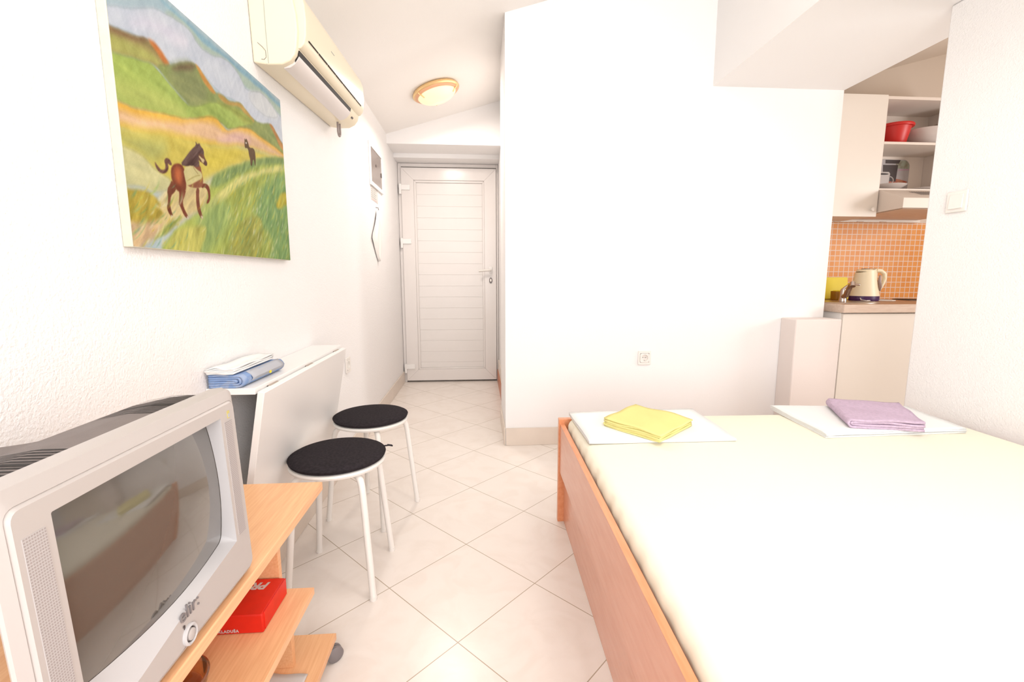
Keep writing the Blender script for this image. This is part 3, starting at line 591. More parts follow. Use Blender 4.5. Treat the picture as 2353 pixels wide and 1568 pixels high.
def switch(name, label, c, ax, hw=0.041, hh=0.042):
    t = thing(name, label, 'light switch', c)
    if ax == '-x':
        W(B().box(c[0]-0.009, c[0]-0.0005, c[1]-hw, c[1]+hw, c[2]-hh, c[2]+hh), 'switch_frame', 'plastic', t, bevel=0.003, seg=3)
        W(B().prism([(c[0]-0.0085, c[2]-hh*0.68), (c[0]-0.015, c[2]-hh*0.68), (c[0]-0.0105, c[2]+hh*0.68), (c[0]-0.0085, c[2]+hh*0.68)], 'y', c[1]-hw*0.66, c[1]+hw*0.66), 'rocker', 'plastic', t, bevel=0.001)
switch('light_switch', 'white rocker light switch on the right wall above the bed', (1.95, 1.795, 1.352), '-x')
switch('light_switch', 'upper of two white switches on the hall wall beside the entrance door', (0.208, 3.80, 1.50), '-x')
switch('light_switch', 'lower of two white switches on the hall wall beside the entrance door', (0.208, 3.74, 1.33), '-x', 0.041, 0.085)

# ================================================================== folding table
ft = thing('folding_table', 'white wall mounted folding table with its leaf hanging down', 'table', (XL, 1.69, 0.3))
W(B().box(XL+0.0005, -0.615, 1.288, 2.105, 0.727, 0.745), 'fixed_top', 'white', ft, bevel=0.0012)
W(B().box(XL+0.0005, XL+0.018, 1.34, 2.05, 0.695, 0.727), 'wall_bracket', 'white', ft, bevel=0.001)
a = math.radians(10.5); RX = Matrix.Rotation(a, 3, 'Y'); Pv = (-0.600, 0, 0.733)
W(B().box(-0.0095, 0.0095, 1.290, 2.095, -0.455, 0.0, RX, Pv), 'drop_leaf', 'white', ft, bevel=0.0012)
for y0 in (1.36, 1.66, 1.98):
    W(B().box(-0.618, -0.606, y0, y0+0.062, 0.7255, 0.7345).tube([(-0.612, y0, 0.7335), (-0.612, y0+0.062, 0.7335)], 0.0032, 8), 'hinge', 'steel', ft)

# cloths
def folded(name, P00, P10, P11, P01, z0, layers, t, m, mode='serp', nv=16, amp=0.0015, seed=1, parent=None, taper=0.0, dome=0.0):
    r = random.Random(seed); P00, P10, P11, P01 = [Vector((p[0], p[1], 0)) for p in (P00, P10, P11, P01)]
    L = (P10-P00).length; paths = []
    def lv(i): return z0+(i+0.5)*t
    def arcp(u, za, zb_, side):
        R_ = (zb_-za)/2; return [(u+side*abs(R_)*math.sin(PI*k/6)/L, za+R_*(1-math.cos(PI*k/6))) for k in range(1, 6)]
    e = [(0.0+r.uniform(0, 0.02), 1.0-r.uniform(0, 0.02)) for _ in range(layers)]
    NU_ = 14
    def run(i, d_):
        a_, b_ = e[i]; pts = [(a_+(b_-a_)*k/NU_, lv(i)) for k in range(NU_+1)]; return pts if d_ > 0 else pts[::-1]
    if mode == 'serp':
        path = []; d_ = 1
        for i in range(layers):
            path += run(i, d_)
            if i < layers-1:
                uu = e[i][1] if d_ > 0 else e[i][0]; path += arcp(uu, lv(i), lv(i+1), d_)
            d_ = -d_
        paths.append(path)
    else:
        for i in range(layers//2):
            j = layers-1-i; ins = (layers//2-i)*0  # nested loops closed at u=0
            path = run(i, -1); uu = max(e[i][0], e[j][0])+0.5*t*i/L
            path = [q for q in path if q[0] >= uu]; path += arcp(uu, lv(i), lv(j), -1); path += [q for q in run(j, 1) if q[0] >= uu]
            paths.append(path)
    b = B(); H = layers*t
    for path in paths:
        G = []
        for (uu, z) in path:
            row = []
            for k in range(nv+1):
                vv = k/nv; p = P00*(1-uu)*(1-vv)+P10*uu*(1-vv)+P11*uu*vv+P01*(1-uu)*vv
                off = amp*(math.sin(uu*9+seed)+math.sin(vv*11+uu*5+z*400))*0.5
                zz = z+off*(z-z0)/max(H, 1e-6)+dome*math.sin(PI*min(max(uu, 0), 1))*math.sin(PI*vv)*(z-z0)/H
                row.append((p.x+off*0.5, p.y+off*0.5, zz))
            G.append(row)
        b.grid(G)
    return b.build(name, m, parent, smooth=True, solid=t*0.86)
o = folded('folded_tablecloth', (-0.660, 1.292), (-0.738, 1.292), (-0.738, 1.525), (-0.657, 1.545), 0.7453, 6, 0.0062, 'blue', 'nest', seed=3)
tag(o, 'blue and white checked cloth folded on the wall table', 'tablecloth')
bd = B(); bd.grid([[(-0.6595+0.0205*math.sin(PI*q)+0.0025*k/8, 1.335+0.203*k/8, 0.7462+0.0385*q) for k in range(9)] for q in (0.02, 0.15, 0.3, 0.5, 0.7, 0.85, 0.98)])
bo = bd.build('cloth_border', 'bluegrey', None, smooth=True, solid=0.0012); bo.parent = o
W_ = B().box(-0.6380, -0.6368, 1.435, 1.447, 0.757, 0.765).build('yellow_mark', 'yplastic', o)
o = folded('folded_napkins', (-0.737, 1.284), (-0.667, 1.284), (-0.667, 1.530), (-0.737, 1.545), 0.7850, 6, 0.0028, 'linen', 'serp', amp=0.004, seed=5)
tag(o, 'stack of white napkins lying on top of the blue folded cloth', 'napkins')

# ================================================================== stools and seat pads
def make_stool(loc, rz, label):
    t = thing('stool', label, 'stool', loc, rz, 'round white metal stools')
    def L(b, name, m, **k): return b.build(name, m, t, **k)
    L(B().lathe([(0.0, 0.420), (0.140, 0.420), (0.150, 0.417), (0.155, 0.419), (0.158, 0.426), (0.155, 0.432), (0.148, 0.434), (0.0, 0.434)], (0, 0, 0), 48), 'seat', 'chair_white', smooth=True)
    for k in range(4):
        an = PI/4+k*PI/2; c, s = math.cos(an), math.sin(an)
        pr_ = [(0.02, 0.4075), (0.09, 0.4075), (0.122, 0.4075), (0.137, 0.404), (0.147, 0.395), (0.153, 0.380), (0.158, 0.350), (0.176, 0.18), (0.195, 0.006)]
        h = 0.0 if k % 2 == 0 else -0.0
        L(B().tube([(r*c, r*s, z) for r, z in pr_], 0.0110, 14), 'leg', 'chair_white', smooth=True)
        L(B().lathe([(0.0118, 0.0), (0.0125, 0.004), (0.0120, 0.012)], (0.195*c, 0.195*s, 0), 14), 'foot_cap', 'chair_white', smooth=True)
    return t
s1 = make_stool((-0.484, 1.553, 0), math.radians(-2), 'white metal stool with black round pad, nearer the television')
s2 = s1.copy(); C.objects.link(s2); s2.location = (-0.474, 2.005, 0); s2.rotation_euler = (0, 0, math.radians(-22.5))
s2['label'] = 'white metal stool with black round pad, farther one towards the hall'
for ch in list(s1.children):
    c = ch.copy(); C.objects.link(c); c.parent = s2
def make_pad(loc, rz, label):
    t = thing('seat_pad', label, 'cushion', loc, rz, 'round black seat pads')
    B().lathe([(0.0, 0.0), (0.145, 0.0), (0.154, 0.003), (0.157, 0.008), (0.1575, 0.012), (0.155, 0.0145), (0.1535, 0.0150), (0.150, 0.0185), (0.135, 0.0225), (0.09, 0.0255), (0.0, 0.0265)], (0, 0, 0), 64).build('pad', 'cushion', t, smooth=True)
    B().tube([(0.157*math.cos(x), 0.157*math.sin(x), 0.0128) for x in np.linspace(0, 2*PI, 65)[:-1]], 0.0018, 8, True).build('piping', 'cushion', t, smooth=True)
    return t
p1 = make_pad((-0.484, 1.553, 0.4343), 0, 'round black felt pad on the nearer white stool')
B().tube([(0.14, 0.07, 0.011), (0.157, 0.079, 0.010), (0.170, 0.078, 0.008), (0.166, 0.086, 0.007), (0.15, 0.086, 0.009)], 0.0028, 8).build('tie_loop', 'cushion', p1, smooth=True)
p2 = p1.copy(); C.objects.link(p2); p2.location = (-0.474, 2.005, 0.4343); p2['label'] = 'round black felt pad on the farther white stool'
for ch in p1.children:
    if ch.name.startswith('tie_loop'): continue
    c = ch.copy(); C.objects.link(c); c.parent = p2; c.rotation_euler = (0, 0, 1.0)

# ================================================================== television cart
CX = -0.409
ct = thing('television_cart', 'beech wood television cart on castors with three shelves', 'cart', (-0.57, 0.65, 0))
W(B().box(XL+0.013, CX, 0.10, 1.174, 0.498, 0.520), 'top_board', 'beech', ct, bevel=0.002)
W(B().box(XL+0.013, CX-0.009, 0.10, 1.098, 0.257, 0.275), 'middle_shelf', 'beech', ct, bevel=0.0015)
W(B().box(XL+0.013, CX+0.008, 0.10, 1.188, 0.052, 0.070), 'bottom_shelf', 'beech', ct, bevel=0.0015)
for y0 in (1.078, 0.17):
    W(B().box(XL+0.013, -0.492, y0, y0+0.016, 0.275, 0.498), 'side_panel', 'beech_edge', ct, bevel=0.001)
    W(B().box(XL+0.013, -0.474, y0, y0+0.016, 0.070, 0.257), 'side_panel', 'beech_edge', ct, bevel=0.001)
for x, y in ((-0.404, 1.172), (-0.70, 1.160), (-0.421, 0.13), (-0.70, 0.13)):
    R_ = Matrix.Rotation(math.radians(-52 if x > -0.6 else -10), 3, 'Z') @ Matrix.Rotation(PI/2, 3, 'Y')
    cs = W(B().lathe([(0.0, -0.014), (0.018, -0.014), (0.022, -0.010), (0.022, -0.002), (0.018, -0.001)], (x, y, 0.0222), 28, R_).lathe([(0.018, 0.001), (0.022, 0.002), (0.022, 0.010), (0.018, 0.013), (0.0, 0.014)], (x, y, 0.0222), 28, R_), 'castor', 'grey', ct, smooth=True)
    W(B().tube([(x-0.004, y-0.003, 0.030), (x-0.008, y-0.004, 0.052)], 0.008, 12), 'castor_stem', 'grey', ct, cs)

# ================================================================== television
tv = thing('television', 'small silver tube television with dark screen on the beech cart', 'television', (-0.46, 0.611, 0.52))
XF = -0.424
def loopn(top, left, bottom, right, n=14):
    """closed loop of 4n points from four side functions t in [0,1)"""
    out = []
    for f in (top, left, bottom, right): out += [f(k/n) for k in range(n)]
    return out
def rect_loop(y0, y1, z0, z1, r=0.0, sag=0.0, x=XF, n=14):
    pts = []
    base = [((y1-r, z1), (y0+r, z1)), ((y0, z1-r), (y0, z0+r)), ((y0+r, z0), (y1-r, z0)), ((y1, z0+r), (y1, z1-r))]
    cen = [(y0+r, z1-r, 90), (y0+r, z0+r, 180), (y1-r, z0+r, 270), (y1-r, z1-r, 0)]
    for s_ in range(4):
        (a0, b0), (a1, b1) = base[s_]
        for k in range(n): t = k/(n-1); pts.append([a0+(a1-a0)*t, b0+(b1-b0)*t-(sag*math.sin(PI*t) if s_ == 2 else 0)])
        if r > 0:
            cy_, cz_, a_ = cen[s_]
            for k in range(1, 4): an = math.radians(a_+90*k/4); pts.append([cy_+r*math.cos(an), cz_+r*math.sin(an)])
        else:
            for k in range(3): pts.append(list(pts[-1]))
    return pts
def strip(b, A, Bb):
    n = len(A); b.add(list(A)+list(Bb), [(i, (i+1) % n, n+(i+1) % n, n+i) for i in range(n)])
y0, y1, z0, z1 = 0.405, 0.818, 0.5203, 0.858
o0 = rect_loop(y0, y1, z0, z1, 0.014); o1 = rect_loop(y0+0.012, y1-0.010, z0+0.010, z1-0.021, 0.012); o2 = rect_loop(y0+0.013, y1-0.011, z0+0.011, z1-0.022, 0.012); o3 = rect_loop(y0+0.016, y1-0.014, z0+0.014, z1-0.025, 0.010)
op = rect_loop(0.459, 0.763, 0.600, 0.815, 0.002)
for p in op:
    if p[1] < 0.61: p[1] = float(np.interp(p[0], [0.459, 0.528, 0.62, 0.763], [0.558, 0.563, 0.580, 0.599]))
bz = B()
back = [(-float(np.interp(p[0], [0.405, 0.421], [0.440, 0.452])), p[0]*1.0+(0.611-p[0])*0.03, p[1]) for p in o0]
mid = [(XF-float(np.interp(p[0], [0.405, 0.421], [0.009, 0.016])), p[0]+(0.611-p[0])*0.004, p[1]) for p in o0]
r0 = [(XF-0.006, p[0]+(0.611-p[0])*0.01, p[1]-(0.004 if p[1] > 0.8 else -0.002)) for p in o0]
r1 = [(XF-0.001, p[0], p[1]) for p in o1]; r2 = [(XF-0.002, p[0], p[1]) for p in o2]; r2b = [(XF+0.0015, p[0], p[1]) for p in o3]; r3 = [(XF+0.0015, p[0], p[1]) for p in op]
for A_, B_ in ((back, mid), (mid, r0), (r0, r1), (r1, r2), (r2, r2b), (r2b, r3)): strip(bz, A_, B_)
fb = W(bz, 'front_bezel', 'tvgrey', tv, smooth=True, weld=True)
yc, zc0, hw, hh = 0.611, 0.706, 0.154, 0.112
def gx(y, z): return -0.4255-0.012*((y-yc)/hw)**2-0.011*((z-zc0)/hh)**2
inn = rect_loop(0.459, 0.763, 0.601, 0.815, 0.012, 0.008)
lipv = [(gx(p[0], p[1])-0.0015, p[0], p[1]) for p in inn]
lb = B(); strip(lb, r3, lipv); W(lb, 'screen_surround', 'tvlip', tv, fb, smooth=True)
G = [[(gx(0.452+0.318*i/30, 0.585+0.236*j/24)-0.002, 0.452+0.318*i/30, 0.585+0.236*j/24) for j in range(25)] for i in range(31)]
W(B().grid(G), 'screen', 'glass_crt', tv, smooth=True)
sp_ = B()
for sy0, sy1 in ((0.427, 0.451), (0.771, 0.793)):
    sp_ = B(); nx_, nz_ = 9, 66
    for i in range(nx_):
        for j in range(nz_):
            yy = sy0+(sy1-sy0)*(i+0.5+(j % 2)*0.0)/nx_; zz = 0.604+0.201*(j+0.5)/nz_; a_ = 0.00085
            sp_.add([(XF+0.0023, yy-a_, zz-a_), (XF+0.0023, yy+a_, zz-a_), (XF+0.0023, yy+a_, zz+a_), (XF+0.0023, yy-a_, zz+a_)], [(0, 1, 2, 3)])
    g_ = W(B().box(XF+0.001, XF+0.0021, sy0, sy1, 0.604, 0.805), 'speaker_grille', 'speaker', tv)
    W(sp_, 'grille_holes', 'holes', tv, g_)
# housing: shoulders with slots and a central spine
def sec(x, ya, yb, zb_, zt_, yin, zm, r=0.018):
    return [(x, ya+r, zt_), (x, yb-r, zt_), (x, yb-0.3*r, zt_-0.3*r), (x, yb, zt_-r), (x, yb, zm), (x, yb-yin, zm-0.07), (x, yb-yin, zb_), (x, ya+yin, zb_), (x, ya+yin, zm-0.07), (x, ya, zm), (x, ya, zt_-r), (x, ya+0.3*r, zt_-0.3*r)]
def loft(secs):
    b = B(); n = len(secs[0]); vs = [p for s_ in secs for p in s_]
    fs = [(i*n+k, i*n+(k+1) % n, (i+1)*n+(k+1) % n, (i+1)*n+k) for i in range(len(secs)-1) for k in range(n)]
    fs += [tuple(range(n))[::-1], tuple(range((len(secs)-1)*n, len(secs)*n))]
    return b.add(vs, fs)
def zsh(x): return float(np.interp(-x, [0.45, 0.50, 0.55, 0.60, 0.64], [0.851, 0.853, 0.846, 0.822, 0.785]))
hs = loft([sec(x, ya, 1.222-ya, float(np.interp(-x, [0.475, 0.50, 0.55, 0.60, 0.64], [0.535, 0.55, 0.60, 0.66, 0.70])), zsh(x), yi, 0.800) for x, ya, yi in ((-0.452, 0.415, 0.035), (-0.475, 0.420, 0.052), (-0.50, 0.430, 0.068), (-0.55, 0.448, 0.09), (-0.60, 0.475, 0.09), (-0.64, 0.505, 0.06))])
spn = loft([[(x, 0.611-w_, 0.70), (x, 0.611+w_, 0.70), (x, 0.611+w_, zt_-0.012), (x, 0.611+w_-0.008, zt_-0.003), (x, 0.611+w_-0.018, zt_), (x, 0.611-w_+0.018, zt_), (x, 0.611-w_+0.008, zt_-0.003), (x, 0.611-w_, zt_-0.012)] for x, w_, zt_ in ((-0.455, 0.06, 0.8500), (-0.50, 0.062, 0.8440), (-0.56, 0.064, 0.834), (-0.62, 0.062, 0.826), (-0.70, 0.055, 0.820), (-0.715, 0.050, 0.812))])
hb_ = B(); hb_.add(hs.v, hs.f); hb_.add(spn.v, spn.f)
ho = W(hb_, 'rear_housing', 'tvdark', tv, smooth=True)
vs_ = B()
def slot(y, wd, xa=-0.459, xb=-0.556):
    G = []
    for k in range(9):
        x = xa+(xb-xa)*k/8; z = zsh(x)+0.0008; ww = wd*(1-0.4*(k/8)); G.append([(x, y-ww/2, z), (x, y+ww/2, z)])
    vs_.grid(G)
for sgn in (-1, 1):
    vs_ = B()
    for k in range(12):
        yy = 0.611+sgn*(0.072+k*0.0088)
        if k == 5: slot(yy, 0.0075, -0.462); continue
        slot(yy, 0.0034)
    W(vs_, 'vent_slots', 'black', tv, ho)
W(B().box(-0.55, -0.47, 0.50, 0.72, 0.5203, 0.56), 'stand_foot', 'tvdark', tv)
BX = basis((0, 1, 0), (0, 0, 1), (XF+0.0022, 0.6225, 0.5585)-Vector(tv.location) if False else Vector((XF+0.0022, 0.6265, 0.5790))-Vector(tv.location))
text_obj('maker_name', 'elir:', 0.027, 'grey', tv, BX, 0.0012, bold=0.0, space=1.05)
text_obj('power_symbol', '9', 0.0095, 'meterdark', tv, basis((0, 1, 0), (0, 0, 1), Vector((XF+0.0022, 0.611, 0.5615))-Vector(tv.location)), 0.0004)
RB = Matrix.Rotation(PI/2, 3, 'Y'); bc = (XF+0.0015, 0.6195, 0.5450)
bt = W(B().lathe([(0.0150, -0.001), (0.0147, 0.003), (0.0122, 0.0045), (0.0104, 0.003), (0.0104, 0.0)], bc, 36, RB), 'button_ring', 'tvlip', tv, smooth=True)
W(B().lathe([(0.0105, 0.0004), (0.0080, 0.0006), (0.0, 0.0006)], bc, 36, RB), 'button_gap', 'meterdark', tv, bt)
W(B().lathe([(0.0082, 0.0), (0.0080, 0.004), (0.006, 0.0052), (0.0, 0.0054)], bc, 36, RB), 'power_button', 'tvgrey', tv, smooth=True)
stk = W(B().box(XF+0.0012, XF+0.0024, 0.7825, 0.789, 0.809, 0.8215), 'energy_sticker', 'sticker', tv)
W(B().box(XF+0.0024, XF+0.0028, 0.7835, 0.788, 0.8105, 0.8165), 'sticker_print', 'bluegrey', tv, stk)

# the set leans back a little on its foot
tv.rotation_euler = (0, math.radians(-2.3), 0); tv.location = (-0.46+0.0125, 0.611, 0.5235)

# ================================================================== things on the cart
rb_ = thing('red_box', 'flat red cardboard box on the middle shelf of the cart', 'box', (-0.56, 1.0, 0.2755))
W(B().box(-0.665, -0.476, 0.951, 1.075, 0.2755, 0.3195), 'box_body', 'red', rb_, bevel=0.003, seg=3)
W(B().box(-0.4765, -0.4745, 0.958, 1.073, 0.279, 0.3205).box(-0.664, -0.478, 0.950, 1.073, 0.3185, 0.3208), 'lid_flap', 'red', rb_, bevel=0.0008)
text_obj('lettering', 'PRV', 0.034, 'print_white', rb_, basis((-1, 0, 0), (0, -1, 0), Vector((-0.533, 1.048, 0.3208))-Vector(rb_.location)), 0.0003, shear=0.2, bold=0.0012)
text_obj('lettering', 'KLADU\u0160A', 0.0088, 'print_white', rb_, basis((1, 0, 0), (0, 0, 1), Vector((-0.549, 0.9498, 0.2835))-Vector(rb_.location)), 0.0003, bold=0.0003, space=1.15)
gb = B().lathe([(0.0, 0.003), (0.045, 0.003), (0.052, 0.007), (0.060, 0.034), (0.063, 0.036), (0.066, 0.034), (0.058, 0.003), (0.050, 0.0), (0.0, 0.0)], (-0.578, 0.800, 0.2755), 48).build('glass_ashtray', 'brownglass', None, smooth=True)
tag(gb, 'round brown glass dish on the middle shelf of the cart', 'dish')
pp = folded('paper_sheet', (-0.55, 0.82), (-0.435, 0.84), (-0.428, 1.052), (-0.53, 1.062), 0.0725, 1, 0.0012, 'paper', amp=0.002, dome=0.0)
tag(pp, 'white sheet of paper on the bottom shelf of the cart', 'paper')
pr1 = B().box(-0.52, -0.45, 0.99, 0.993, 0.0718, 0.0721).box(-0.51, -0.47, 1.02, 1.023, 0.0718, 0.0721).build('printed_lines', 'inkgrey', pp)

# ================================================================== bed
bed = thing('bed', 'reddish wooden bed frame beside the right wall', 'bed', (0.335, 1.875, 0), math.radians(-1.26))
B().box(0.0, 0.055, -0.027, 0.0, 0.0, 0.457).box(0.055, 1.600, -0.027, 0.0, 0.0, 0.425).build('foot_board', 'cherry_edge', bed, bevel=0.001)
B().box(0.005, 0.0225, -2.05, -0.027, 0.228, 0.436).build('side_rail', 'cherry', bed, bevel=0.0008)
B().box(0.0045, 0.0230, -2.05, -0.027, 0.436, 0.4375).build('rail_edge_band', 'cherry_edge', bed)
B().box(1.578, 1.596, -2.05, -0.027, 0.228, 0.436).build('side_rail', 'cherry', bed, bevel=0.0008)
B().box(0.026, 0.044, -2.05, -0.027, 0.0, 0.300).build('plinth_panel', 'cherry', bed, bevel=0.0008)
B().box(0.0, 1.600, -2.077, -2.05, 0.0, 0.46).build('head_board', 'cherry_edge', bed, bevel=0.001)
B().box(0.044, 1.578, -2.05, -0.027, 0.24, 0.262).build('slat_base', 'beech', bed)
mt = thing('mattress', 'mattress with a smooth pale cream fitted sheet on the bed', 'mattress', (0.335, 1.875, 0.262), math.radians(-1.26))
def mattress():
    x0, x1, y0, y1 = 0.030, 1.572, -2.045, -0.032
    per = []
    rr = 0.05
    def seg(a, b_, n): return [(a[0]+(b_[0]-a[0])*k/n, a[1]+(b_[1]-a[1])*k/n) for k in range(n)]
    per += seg((x0, y0+rr), (x0, y1-rr), 160)+[(x0+rr-rr*math.cos(t), y1-rr+rr*math.sin(t)) for t in np.linspace(0, PI/2, 9)[:-1]]
    per += seg((x0+rr, y1), (x1-rr, y1), 100)+[(x1-rr+rr*math.sin(t), y1-rr+rr*math.cos(t)) for t in np.linspace(0, PI/2, 9)[:-1]]
    per += seg((x1, y1-rr), (x1, y0+rr), 100)+[(x1-rr+rr*math.cos(t), y0+rr-rr*math.sin(t)) for t in np.linspace(0, PI/2, 9)[:-1]]
    per += seg((x1-rr, y0), (x0+rr, y0), 60)+[(x0+rr-rr*math.sin(t), y0+rr-rr*math.cos(t)) for t in np.linspace(0, PI/2, 9)[:-1]]
    n = len(per); cx_, cy_ = (x0+x1)/2, (y0+y1)/2; rings = []
    prof = [(0.0, 0.002), (0.0, 0.06), (0.0, 0.12), (0.0, 0.165)]+[(0.036*(1-math.cos(t)), 0.177+0.034*math.sin(t)) for t in np.linspace(0.1, PI/2, 9)]+[(0.08, 0.2125), (0.2, 0.214)]
    for ins, z in prof:
        row = []
        for i, (px_, py_) in enumerate(per):
            dx = min(max(px_, x0+0.25), x1-0.25)-px_; dy = min(max(py_, y0+0.25), y1-0.25)-py_; L_ = math.hypot(dx, dy) or 1
            wr = 0.0
            if z < 0.2: wr = 0.0035*(math.sin(i*0.9)+0.6*math.sin(i*0.37+1))*math.exp(-abs(z-0.14)/0.09)*(1 if i < 60 or 90 < i < 160 else 0.5)
            row.append((px_+dx/L_*(ins+max(wr, -0.001)), py_+dy/L_*(ins+max(wr, -0.001)), z))
        rings.append(row)
    b = B(); b.v = [p for r_ in rings for p in r_]
    for j in range(len(rings)-1):
        for i in range(n): b.f.append((j*n+i, j*n+(i+1) % n, (j+1)*n+(i+1) % n, (j+1)*n+i))
    b.f += [tuple(range(n))[::-1], tuple(range((len(rings)-1)*n, len(rings)*n))]
    b.build('fitted_sheet', 'sheet', mt, smooth=True)
mattress()
ZM = 0.262+0.2145
o = folded('folded_bed_linen', (0.378, 1.502), (0.374, 1.842), (0.912, 1.862), (0.900, 1.494), ZM, 4, 0.0032, 'linen', 'nest', amp=0.0012, seed=11)
tag(o, 'folded white bed linen under the yellow towel', 'bed linen')
o = folded('folded_bed_linen', (1.237, 1.496), (1.266, 1.862), (1.850, 1.812), (1.795, 1.511), ZM, 6, 0.0030, 'linen', 'serp', amp=0.0015, seed=12)
tag(o, 'folded white bed linen under the purple towel', 'bed linen')
o = folded('hand_towel', (0.470, 1.655), (0.612, 1.462), (0.800, 1.625), (0.655, 1.835), ZM+0.0132, 6, 0.0052, 'yellow', 'serp', amp=0.004, seed=21)
tag(o, 'folded yellow towel on the left stack of white linen', 'towel')
o = folded('bath_towel', (1.372, 1.548), (1.600, 1.484), (1.745, 1.740), (1.506, 1.825), ZM+0.0183, 4, 0.0092, 'purple', 'nest', amp=0.004, seed=22, nv=30)
tag(o, 'folded purple terry towel on the right stack of white linen', 'towel')

# ================================================================== kitchen
kc = thing('base_cabinet', 'cream kitchen base cabinet under the worktop', 'cabinet', (3.0, 2.70, 0))
W(B().box(2.262, 3.88, 2.718, 3.335, 0.08, 0.826), 'carcass', 'white', kc, bevel=0.001)
W(B().box(2.30, 3.88, 2.76, 3.335, 0.0, 0.08), 'plinth', 'cab', kc)
for x0, x1 in ((2.264, 3.065), (3.069, 3.87)): W(B().box(x0, x1, 2.700, 2.7175, 0.085, 0.820), 'door', 'cab', kc, bevel=0.0015)
wt = thing('worktop', 'wood effect kitchen worktop with steel sink and hob', 'worktop', (3.0, 2.70, 0.827))
W(B().box(2.248, 3.9, 2.680, 3.336, 0.827, 0.879), 'worktop_board', 'worktop', wt, bevel=0.004, seg=3)
W(B().box(2.256, 3.895, 2.688, 3.334, 0.8785, 0.8795), 'top_surface', 'worktop_top', wt)
W(B().lathe([(0.0, 0.0005), (0.145, 0.0005), (0.168, 0.002), (0.188, 0.005), (0.197, 0.004), (0.199, 0.0)], (2.452, 2.93, 0.8797), 48, sy=0.95), 'sink', 'steel', wt, smooth=True)
W(B().lathe([(0.0, 0.012), (0.07, 0.012), (0.088, 0.010), (0.092, 0.006), (0.096, 0.0)], (3.10, 3.12, 0.8797), 40), 'hob_plate', 'hob', wt, smooth=True)
W(B().lathe([(0.096, 0.004), (0.112, 0.003), (0.116, 0.0)], (3.10, 3.12, 0.8797), 40), 'hob_ring', 'chrome', wt, smooth=True)
fx, fy, fz = 2.485, 3.02, 0.8808
fc = thing('sink_tap', 'chrome mixer tap beside the sink', 'tap', (fx, fy, fz))
W(B().lathe([(0.026, 0.0), (0.024, 0.006), (0.021, 0.03), (0.020, 0.07), (0.012, 0.088), (0.0, 0.090)], (fx+0.03, fy, fz), 28), 'tap_body', 'chrome', fc, smooth=True)
W(B().tube([(fx+0.03, fy-0.005, fz+0.03), (fx+0.012, fy-0.05, fz+0.045), (fx-0.005, fy-0.09, fz+0.09), (fx-0.018, fy-0.12, fz+0.122), (fx-0.028, fy-0.14, fz+0.125), (fx-0.034, fy-0.15, fz+0.105)], [0.017, 0.018, 0.016, 0.0155, 0.0165, 0.0165], 16), 'spout', 'chrome', fc, smooth=True)
W(B().tube([(fx+0.03, fy, fz+0.085), (fx+0.05, fy-0.01, fz+0.108), (fx+0.09, fy-0.02, fz+0.118), (fx+0.125, fy-0.02, fz+0.112)], [0.010, 0.007, 0.006, 0.007], 12), 'lever', 'chrome', fc, smooth=True)
kt = thing('electric_kettle', 'cream electric kettle with a purple base ring', 'kettle', (2.740, 3.10, 0.8803))
def kring(c, prof, sx=1, sy=0.85): return B().lathe(prof, c, 40, sx=sx, sy=sy)
kb = B(); n = 40; rings = []
for z, r, sh in ((0.034, 0.094, 0.0), (0.06, 0.088, 0.0), (0.10, 0.081, -0.002), (0.15, 0.073, -0.004), (0.19, 0.068, -0.006), (0.212, 0.064, -0.006)):
    row = []
    for k in range(n):
        a_ = 2*PI*k/n; x_ = r*math.cos(a_); y_ = r*0.85*math.sin(a_); tilt = (z-0.034)/0.178*0.016*(x_/r)
        row.append((2.740+x_+sh, 3.10+y_, 0.880+z+tilt*(1 if z > 0.15 else 0)))
    rings.append(row)
kb.v = [p for r_ in rings for p in r_]; kb.f = [(j*n+i, j*n+(i+1) % n, (j+1)*n+(i+1) % n, (j+1)*n+i) for j in range(5) for i in range(n)]+[tuple(range(5*n, 6*n)), tuple(range(n))[::-1]]
W(kb, 'jug', 'kettle', kt, smooth=True)
W(kring((2.734, 3.10, 0.880+0.205), [(0.060, 0.0), (0.058, 0.010), (0.045, 0.016), (0.0, 0.018)]), 'lid', 'kettle', kt, smooth=True)
W(B().box(2.715, 2.750, 3.08, 3.12, 1.1025, 1.106), 'lid_button', 'meterdark', kt, bevel=0.001)
W(kring((2.740, 3.10, 0.8803), [(0.0, 0.0), (0.093, 0.0), (0.096, 0.006), (0.095, 0.020), (0.0945, 0.034), (0.0, 0.034)]), 'base_ring', 'kpurple', kt, smooth=True)
W(B().tube([(2.795, 3.080, 1.092), (2.825, 3.075, 1.090), (2.848, 3.070, 1.070), (2.855, 3.070, 1.035), (2.845, 3.070, 1.000), (2.828, 3.070, 0.965), (2.820, 3.070, 0.945)], [0.013, 0.014, 0.014, 0.013, 0.012, 0.010, 0.006], 14), 'handle', 'kettle', kt, smooth=True)
W(B().tube([(2.805, 3.055, 1.060), (2.798, 3.048, 1.020), (2.805, 3.045, 0.980), (2.815, 3.055, 0.950)], [0.005, 0.010, 0.010, 0.004], 10), 'water_gauge', 'kgrey', kt, smooth=True)
kcab = B().tube([(2.675, 3.06, 0.906), (2.660, 3.03, 0.889), (2.680, 3.005, 0.885), (2.780, 3.050, 0.884), (2.860, 3.0, 0.884), (2.905, 3.02, 0.884), (2.890, 3.07, 0.885), (2.850, 3.10, 0.890)], 0.0035, 10).build('kettle_cord', 'plastic', None, smooth=True)
kcab.parent = kt; at_parent(kcab, kt)
yb = B().box(-0.14, 0.14, 0.0, 0.008, 0.0, 0.165, Matrix.Rotation(math.radians(-9), 3, 'X'), (2.655, 3.300, 0.8825)).build('cutting_board', 'yplastic', None, bevel=0.004)
